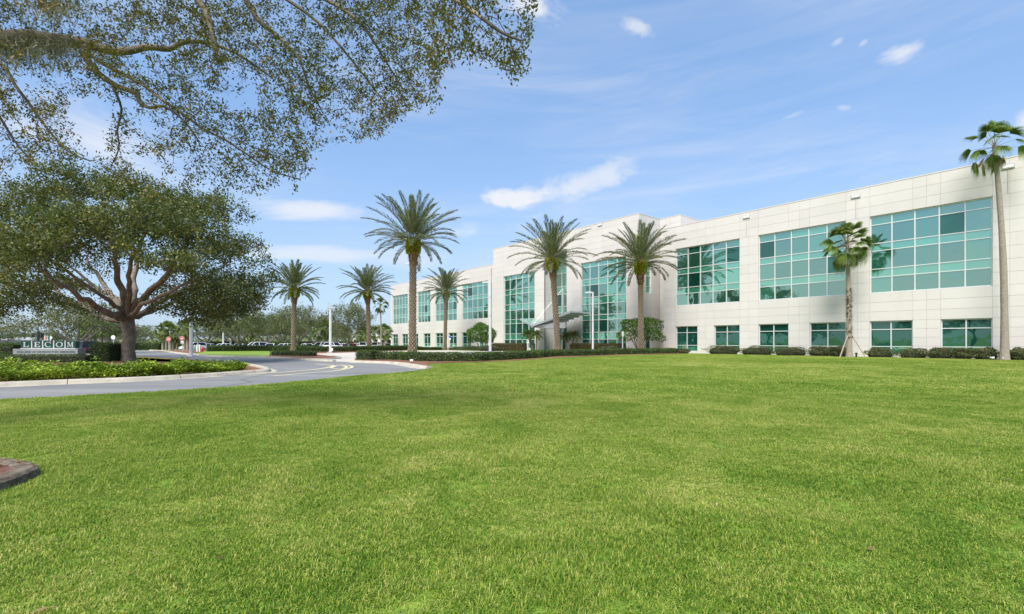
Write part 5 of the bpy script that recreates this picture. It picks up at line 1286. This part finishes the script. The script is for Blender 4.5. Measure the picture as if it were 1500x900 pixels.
# ------------------------------------------------------------------ cars
def car_proto(name, paint, L, Wd, H, kind):
    root = empty(name, Vector((0, 0, 0)), 'x', 'car'); hw = Wd/2
    suv = kind == 'suv'; zb_ = .24 if not suv else .30; belt = H*.60 if not suv else H*.62
    prof = [(-L/2, .50, belt*.80, .80), (-L/2+.10, .34, belt*.93, .93), (-L/2+.55, zb_, belt*.99, 1), (-L*.12, zb_, belt, 1), (L*.16, zb_, belt*.98, 1), (L*.30, zb_, belt*.93, .99), (L/2-.25, .28, belt*.80, .93), (L/2-.05, .36, belt*.68, .82), (L/2, .44, belt*.60, .72)]
    mb = MB(); prev = None
    for x, z0, z1, w in prof:
        w *= hw; ring = [Vector((x, -w*.94, z0)), Vector((x, -w, (z0+z1)*.5)), Vector((x, -w*.97, z1-.05)), Vector((x, -w*.86, z1)), Vector((x, w*.86, z1)), Vector((x, w*.97, z1-.05)), Vector((x, w, (z0+z1)*.5)), Vector((x, w*.94, z0))]
        if prev:
            for j in range(8): mb.quad(prev[j], ring[j], ring[(j+1) % 8], prev[(j+1) % 8])
        else: mb.quad(*ring)
        prev = ring
    mb.quad(*reversed(prev))
    if suv: cx = [(-L*.47, belt-.02), (-L*.41, H-.06), (-L*.05, H), (L*.10, H-.03), (L*.27, belt-.04)]
    else: cx = [(-L*.42, belt-.04), (-L*.24, H-.07), (-L*.08, H), (L*.05, H-.02), (L*.26, belt-.05)]
    ws = [.84, .66, .68, .68, .82]
    roof = [(cx[k][0], cx[k][1], ws[k]*hw) for k in (1, 2, 3)]
    for k in range(2):
        (x0, z0, w0), (x1, z1, w1) = roof[k], roof[k+1]
        mb.hexa([(x0, -w0, z0-.05), (x1, -w1, z1-.05), (x1, w1, z1-.05), (x0, w0, z0-.05), (x0, -w0*.93, z0), (x1, -w1*.93, z1), (x1, w1*.93, z1), (x0, w0*.93, z0)])
    wb = hw*.86
    for sgn in (-1, 1):   # pillars
        for (xa, za, wa), (xb, zb2, wb2) in (((cx[0][0], cx[0][1], wb), roof[0]), ((cx[4][0], cx[4][1], wb), roof[2]), ((-L*.06, belt, wb), (-L*.06, H-.03, roof[1][2]))):
            mb.tube([(xa, sgn*wa, za), (xb, sgn*wb2, zb2-.03)], .045, 5)
    body = mb.build('body', paint, root)
    g = MB(); bl = lambda x, z, s: (x, s*wb*.985, z); tp = lambda i, s: (roof[i][0], s*roof[i][2]*.985, roof[i][1]-.045)
    a0, a4 = (cx[0][0], cx[0][1]), (cx[4][0], cx[4][1]); pane = []
    for s in (-1, 1):
        q = MB(); q.quad(bl(*a0, s), bl(-L*.06, belt-.01, s), (-L*.06, s*roof[1][2]*.985, H-.05), tp(1, s), tp(0, s)); q.build('window', M['car_glass'], root)
        q = MB(); q.quad(bl(-L*.06, belt-.01, s), bl(*a4, s), tp(2, s), (-L*.06, s*roof[1][2]*.985, H-.05)); q.build('window', M['car_glass'], root)
    q = MB(); q.quad(bl(*a4, -1), bl(*a4, 1), tp(2, 1), tp(2, -1)); q.build('windscreen', M['car_glass'], root)
    q = MB(); q.quad(bl(*a0, -1), bl(*a0, 1), tp(0, 1), tp(0, -1)); q.build('rear_window', M['car_glass'], root)
    for sx, sy in ((-1, -1), (-1, 1), (1, -1), (1, 1)):
        c = Vector((sx*L*.30, sy*(hw-.10), .33)); q = MB(); q.tube([c+Vector((0, -.11, 0)), c+Vector((0, .11, 0))], .33, 18); wh = q.build('wheel', M['tyre'], root)
        q = MB(); q.tube([c+Vector((0, sy*.10, 0)), c+Vector((0, sy*.122, 0))], .21, 12); q.build('rim', M['rim'], wh)
        q = MB(); q.box((sx*(L/2-.06 if sx > 0 else L/2-.03), sy*hw*.62, belt*.66 if sx > 0 else belt*.78), (.14, hw*.34, .15)); q.build('headlight' if sx > 0 else 'taillight', M['headlamp'] if sx > 0 else M['tail'], root)
    for sx in (-1, 1):
        q = MB(); q.box((sx*(L/2-.02), 0, .38), (.10, hw*1.2, .12)); q.build('bumper', M['black'], root)
        q = MB(); q.box((L*.16, sx*(hw+.06), belt+.05), (.14, .16, .11)); q.build('mirror', paint, root)
    return root
def paint(n, c): return mat(n, c, .25, .03, 1, spec=.5, coat=.6)
white, silver, grey_, pearl = paint('white_car_paint', (.78, .78, .79)), paint('silver_car_paint', (.42, .43, .45)), paint('charcoal_car_paint', (.045, .05, .058)), paint('red_car_paint', (.32, .015, .02))
protos = [car_proto('parked_car', white, 4.6, 1.82, 1.45, 'sedan'), car_proto('parked_car', white, 4.6, 1.9, 1.72, 'suv'), car_proto('parked_car', silver, 4.6, 1.82, 1.45, 'sedan')]
used = set()
def car(k, px, Y, rz, label, group=None):
    o = protos[k] if k not in used else copy_tree(protos[k]); used.add(k); o.location = GX(px, Y, gz(Y)+.015); o.rotation_euler.z = rz; o['label'] = label
    if group: o['group'] = group
    return o
CG = 'cars parked behind the low hedge'
car(1, 283, 86, -1.75, 'white sport utility car behind the hydrant and guard posts')
car(2, 304.5, 90, -1.3, 'silver car nosed in beside the white one near the hydrant')
car(0, 326, 90, -2.1, 'white car with its dark windscreen between two thin lamp posts')
car(1, 375, 92, -2.2, 'white sport utility car parked in the gap right of the grey oak', CG); car(0, 395.5, 92, -1.2, 'white sedan between the two date palm gaps of the car row', CG); car(0, 416, 93, -2.0, 'white sedan half hidden by the shortest date palm trunk')
car(2, 350, 92, -1.2, 'silver sedan behind the grey oak trunk')
car(0, 451, 96, -.7, 'long white sedan right of the shortest date palm'); car(1, 470, 100, -1.9, 'white sport utility car under the pair of cabbage palms'); car(1, 489, 95, -.5, 'white sport utility car right behind the short lamp post')
for px, Y, rz, k in ((506, 104, -.4, 0), (521, 107, -1.8, 0), (531, 108, -1.2, 1), (551, 110, -1.7, 1), (566, 112, -.9, 0)):
    car(k, px, Y, rz, 'small white car in the far end of the lot near the far wing', 'far white cars beside the far wing')
dk = car_proto('parked_car', grey_, 4.5, 1.85, 1.50, 'suv'); dk.location = GX(117, 45, .02); dk.rotation_euler.z = 2.75; dk['label'] = 'charcoal car with red tail light passing behind the monument sign'
rd = car_proto('parked_car', pearl, 4.5, 1.8, 1.45, 'sedan'); rd.location = GX(514, 101, gz(101)+.015); rd.rotation_euler.z = 1.2; rd['label'] = 'dark red car behind the bushy oak in the far lot'

# ------------------------------------------------------------------ far edge: road signals, poles, buildings, woods
ma = empty('traffic_signal', GX(-30, 105, gz(105)), 'green steel arm with dark traffic signals over the far road', 'traffic light'); zA = W(0, 491.5, 105).z; b = GX(-30, 105, gz(105))
mb = MB(); mb.tube([b, b+Vector((0, 0, zA+.8-b.z))], .16, 10); mb.build('pole', M['teal'], ma); mb = MB(); mb.tube([W(-30, 491.5, 105), W(64, 491.3, 105)], [.13, .06], 8); mb.build('mast_arm', M['teal'], ma)
for px in (16.5, 36, 48.5, 61.5):
    c = W(px, 491.3, 104.8); mb = MB(); mb.box(c, (.42, .3, .95)); s = mb.build('signal_head', M['signal'], ma)
    for j in (-1, 0, 1): q = MB(); q.tube([c+Vector((0, -.16, j*.28)), c+Vector((0, -.30, j*.28))], .11, 8); q.build('lens_hood', M['dark_metal'], s)
b = GX(56, 92, gz(92)); up_ = empty('utility_pole', b, 'dark pole with a thick sheathed upper part behind the sign', 'pole'); mb = MB(); mb.tube([b, W(56, 470, 92)], [.11, .08], 8); mb.build('pole', M['dark_metal'], up_); mb = MB(); mb.lathe(W(56, 499, 92), [(.12, 0), (.22, .15), (.26, 1.0), (.22, 1.75), (.09, 1.9)], 10); mb.build('sleeve', M['dark_metal'], up_)
for px, hgt, m_, lab in ((65.5, 1.1, 'amber', 'white post carrying an orange panel behind the sign'), (70, 1.1, 'teal', 'white post carrying a green panel behind the sign'), (74, .9, 'sign_white', 'white post with a blank panel behind the sign')):
    b = GX(px, 88, gz(88)); z = W(0, 495, 88).z; r_ = empty('banner_post', b, lab, 'post'); mb = MB(); mb.tube([b, Vector((b.x, b.y, z+.35))], .07, 8); mb.build('post', M['sign_white'], r_); mb = MB(); mb.box((b.x+.22, b.y-.08, z), (.32, .03, .42)); mb.build('panel', M[m_], r_)
def house(px0, px1, Y, py, label, m_, windows=3, roof=.8):
    a, b2 = GX(px0, Y, gz(Y)), GX(px1, Y, gz(Y)); h = W(0, py, Y).z-a.z; c = (a+b2)/2; r_ = empty('low_building', c, label, 'building'); w = b2.x-a.x
    mb = MB(); mb.box((c.x, c.y+5, a.z+h/2-.1), (w, 10, h)); mb.build('wall', m_, r_)
    mb = MB(); z = a.z+h-.1; mb.hexa([(a.x-.5, Y-.5, z), (b2.x+.5, Y-.5, z), (b2.x+.5, Y+10.5, z), (a.x-.5, Y+10.5, z), (a.x+1, Y+4, z+roof), (b2.x-1, Y+4, z+roof), (b2.x-1, Y+6, z+roof), (a.x+1, Y+6, z+roof)]); mb.build('roof', M['roof'], r_)
    for k in range(windows):
        x = a.x+w*(k+.5)/windows; mb = MB(); mb.box((x, Y-.02, a.z+h*.5), (w/windows*.5, .08, h*.36)); mb.build('window', M['car_glass'], r_)
house(-2, 18, 120, 498, 'small white building at the far end of the road beyond the sign', M['far_wall'], 2); house(516, 575, 150, 492.5, 'long low pale building behind the far palms and cars', M['far_wall'], 6, 1.0); house(545, 572, 240, 478.5, 'pale flat block showing above the far palms', M['far_wall'], 5, .5)

# woods on the horizon
n = 26000; th = rng.uniform(-1.35, 1.15, n); Yd = rng.uniform(170, 300, n); X = np.tan(th)*Yd*rng.uniform(.9, 1, n); kp = (X > -420) & (X < 260); X, Yd = X[kp], Yd[kp]
hmax = 4.2+2.6*np.sin(X*.05+1.1*np.sin(X*.021))+1.6*np.sin(X*.17+2); hmax = np.clip(hmax, 2.2, 9)*Yd/235
Z = -.35+rng.uniform(0, 1, len(X))**.8*hmax
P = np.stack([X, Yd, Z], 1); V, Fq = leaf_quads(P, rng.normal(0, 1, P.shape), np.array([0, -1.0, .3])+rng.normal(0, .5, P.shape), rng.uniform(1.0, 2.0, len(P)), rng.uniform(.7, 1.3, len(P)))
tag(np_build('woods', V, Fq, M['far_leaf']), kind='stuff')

# ------------------------------------------------------------------ mown grass: blades in small turf patches, laid over the lawn
def patch(seed, n, S, hL, wB):
    g = np.random.default_rng(seed); V, Fq = [], []
    tuft = g.uniform(-S/2, S/2, (max(8, n//14), 2)); c = tuft[g.integers(0, len(tuft), n)]+g.normal(0, .028, (n, 2)); a = g.uniform(0, 6.28, n); ln_ = np.abs(g.normal(1.0, .5, n))+.15; L = hL*g.uniform(.55, 1.25, n); w = wB*g.uniform(.7, 1.3, n)
    d = np.stack([np.cos(a), np.sin(a)], 1); s = np.stack([-d[:, 1], d[:, 0]], 1)
    p0 = c; z1 = L*.55*np.cos(ln_*.55); r1 = L*.55*np.sin(ln_*.55); z2 = z1+L*.5*np.cos(ln_*1.35); r2 = r1+L*.5*np.sin(ln_*1.35); z2 = np.maximum(z2, .006)
    vs_ = np.zeros((n, 5, 3)); vs_[:, 0, :2] = p0-s*w[:, None]/2; vs_[:, 1, :2] = p0+s*w[:, None]/2
    vs_[:, 2, :2] = p0+d*r1[:, None]+s*w[:, None]*.42; vs_[:, 3, :2] = p0+d*r1[:, None]-s*w[:, None]*.42; vs_[:, 2, 2] = vs_[:, 3, 2] = z1
    vs_[:, 4, :2] = p0+d*r2[:, None]; vs_[:, 4, 2] = z2; vs_[:, :2, 2] = -.004
    b = np.arange(n)*5; return vs_.reshape(-1, 3), np.stack([b, b+1, b+2], 1), np.stack([b, b+2, b+3], 1), np.stack([b+3, b+2, b+4], 1)
def lawn_grass():
    variants = [(11, 8200, .9, .038, .0038), (12, 8200, .9, .038, .0038), (13, 8200, .9, .035, .0042), (21, 2800, 1.3, .045, .009), (22, 2800, 1.3, .045, .009), (31, 760, .27, .038, .004), (32, 260, .30, .045, .008)]
    Vs, Ts, pv, nb = [], [], [], 0
    for k, v in enumerate(variants):
        V, a, b, c = patch(*v); Vs.append(V); Ts += [a+nb, b+nb, c+nb]; pv.append(np.full(len(V), k)); nb += len(V)
    pts, rot, scl, pid = [], [], [], []
    lawn_poly = [(p.x, p.y) for p in lane_lo]+[(p.x, p.y) for p in (G(628, 541), G(633, 539.3), G(628, 533.4), G(700, 531.3), G(753, 528.9), G(787, 526.4), G(820, 524.2), G(860, 523), G(922, 520.6), G(1000, 519.3))]
    lawn_poly += [(q.x, q.y) for q in (F(FS(1010, 1.6), 1.6, 0), F(FS(1454, 1.55), 1.55, 0), F(sR-4, 1.55, 0))]+[(70, -6), (-70, -6)]
    cpoly = [(p.x, p.y) for p in offset_path(corner, -.03)]
    def inside(x, y, Pg):
        return inpoly(np.array(x), np.array(y), Pg)
    for lo, hi, st_, ks, sz in ((-1.5, 13.0, .56, (0, 1, 2), .9), (13.0, 34.0, .80, (3, 4), 1.3), (34.0, 58.0, 1.05, (3, 4), 1.3)):
        gy = np.arange(lo, hi, st_); gx = np.arange(-70, 70, st_); X_, Y_ = np.meshgrid(gx, gy); X_ = X_.ravel()+rng.uniform(-.12, .12, X_.size); Y_ = Y_.ravel()+rng.uniform(-.12, .12, Y_.size)
        k = (np.abs(X_) < 1.18*np.maximum(Y_, 0)+3.2) & (np.hypot(X_, Y_) < hi*1.5) & inside(X_, Y_, lawn_poly) & ~inside(X_, Y_, cpoly)
        m_ = sz*.36                          # keep patch corners off the roads and beds
        for dx, dy in ((m_, m_), (-m_, m_), (m_, -m_), (-m_, -m_)): k &= inside(X_+dx, Y_+dy, lawn_poly) & ~inside(X_+dx, Y_+dy, cpoly)
        X_, Y_ = X_[k], Y_[k]
        for x, y in zip(X_, Y_): pts.append((x, y, 0.0)); rot.append((0, 0, rng.uniform(0, 6.28))); s = rng.uniform(.9, 1.12); scl.append((s, s, s*rng.uniform(.6, 1.2)*(1+.35*math.sin(x*1.7+1.3*math.sin(y*1.1))*math.sin(y*2.1+x*.6)))); pid.append(ks[rng.integers(0, len(ks))])
    n_grid = len(pts)
    # the ragged seam along roads and beds: small patches
    edge = [Vector((x, y, 0)) for x, y in lawn_poly[:len(lane_lo)+13]]
    for path, off in ((edge, None), ([Vector((x, y, 0)) for x, y in cpoly], None)):
        for i in range(len(path)-1):
            L = (path[i+1]-path[i]).length
            for q in range(max(1, int(L/.22))):
                p = path[i].lerp(path[i+1], (q+rng.uniform(0, 1))/max(1, int(L/.22)))
                t = (path[i+1]-path[i]).normalized(); nrm = Vector((t.y, -t.x, 0)); 
                for o_ in (.12, .34, .56) if path is edge else (.12, .40, .68, .95):
                    pp = p+nrm*(o_+rng.normal(0, .02)) if path is edge else p+Vector((t.y, -t.x, 0))*(o_*.8)*(1)
                    if path is edge and not inside([pp.x], [pp.y], lawn_poly)[0]: continue
                    if inside([pp.x], [pp.y], cpoly)[0] or abs(pp.x) > 1.2*max(pp.y, 0)+4: continue
                    pts.append((pp.x, pp.y, 0)); rot.append((0, 0, rng.uniform(0, 6.28))); scl.append((1, 1, rng.uniform(.7, 1.1))); pid.append(6 if pp.y > 11 else 5)
    npt = len(pts); V = np.concatenate(Vs+[np.array(pts)]); T_ = np.concatenate(Ts)
    me = np_mesh('mown_grass', V, T_, M['blade']); nv = len(V)
    isp = np.zeros(nv, np.int32); isp[-npt:] = 1; pvv = np.concatenate(pv+[np.array(pid)]).astype(np.int32)
    if len(me.vertices) != nv: raise RuntimeError('grass verts')
    def att(n, typ, data, key='value'):
        a = me.attributes.new(n, typ, 'POINT'); a.data.foreach_set(key, np.ascontiguousarray(data).ravel())
    R3 = np.zeros((nv, 3), np.float32); R3[-npt:] = rot; S3 = np.ones((nv, 3), np.float32); S3[-npt:] = scl
    tipv = np.zeros(nv, np.float32); tipv[:nb] = np.tile([0, 0, .5, .5, 1], nb//5); att('tip', 'FLOAT', tipv); att('is_pt', 'INT', isp); att('variant', 'INT', pvv); att('turn', 'FLOAT_VECTOR', R3, 'vector'); att('size', 'FLOAT_VECTOR', S3, 'vector')
    o = tag(link('mown_grass', me), kind='stuff')
    ng = bpy.data.node_groups.new('turf', 'GeometryNodeTree'); ng.interface.new_socket('Geometry', in_out='INPUT', socket_type='NodeSocketGeometry'); ng.interface.new_socket('Geometry', in_out='OUTPUT', socket_type='NodeSocketGeometry')
    N_ = ng.nodes; Lk = ng.links.new; gi, go = N_.new('NodeGroupInput'), N_.new('NodeGroupOutput'); join = N_.new('GeometryNodeJoinGeometry')
    def named(n, t): a = N_.new('GeometryNodeInputNamedAttribute'); a.data_type = t; a.inputs['Name'].default_value = n; return a.outputs['Attribute']
    tur, siz = named('turn', 'FLOAT_VECTOR'), named('size', 'FLOAT_VECTOR')
    for k in range(len(variants)):
        cmp_ = []
        for want in (0, 1):
            c = N_.new('FunctionNodeCompare'); c.data_type = 'INT'; c.operation = 'EQUAL'; Lk(named('is_pt', 'INT'), c.inputs[2]); c.inputs[3].default_value = want
            v = N_.new('FunctionNodeCompare'); v.data_type = 'INT'; v.operation = 'EQUAL'; Lk(named('variant', 'INT'), v.inputs[2]); v.inputs[3].default_value = k
            an = N_.new('FunctionNodeBooleanMath'); an.operation = 'AND'; Lk(c.outputs[0], an.inputs[0]); Lk(v.outputs[0], an.inputs[1])
            se = N_.new('GeometryNodeSeparateGeometry'); se.domain = 'POINT'; Lk(gi.outputs[0], se.inputs[0]); Lk(an.outputs[0], se.inputs[1]); cmp_.append(se.outputs[0])
        ip = N_.new('GeometryNodeInstanceOnPoints'); Lk(cmp_[1], ip.inputs['Points']); Lk(cmp_[0], ip.inputs['Instance']); Lk(tur, ip.inputs['Rotation']); Lk(siz, ip.inputs['Scale']); Lk(ip.outputs[0], join.inputs[0])
    Lk(join.outputs[0], go.inputs[0]); mo = o.modifiers.new('turf', 'NODES'); mo.node_group = ng
    print('turf patches', npt)
lawn_grass()
n = 420; X = rng.uniform(-14, 14, n); Yv = rng.uniform(2.2, 24, n); k = inpoly(X, Yv, [(p.x, p.y-.3) for p in lane_lo]+[(20, 24), (20, 0), (-40, 0)]) & (rng.uniform(0, 1, n) < np.where(X < -1, .75, .25)); X, Yv = X[k], Yv[k]
th = rng.uniform(0, 6.28, len(X)); P = np.stack([X, Yv, rng.uniform(.025, .045, len(X))], 1)
V, Fq = leaf_quads(P, np.stack([np.cos(th), np.sin(th), rng.uniform(-.2, .4, len(X))], 1), np.array([0, 0, 1.0])+rng.normal(0, .4, P.shape), rng.uniform(.04, .075, len(X)), rng.uniform(.018, .032, len(X)))
tag(np_build('fallen_leaves', V, Fq, M['dead_leaf']), kind='stuff')
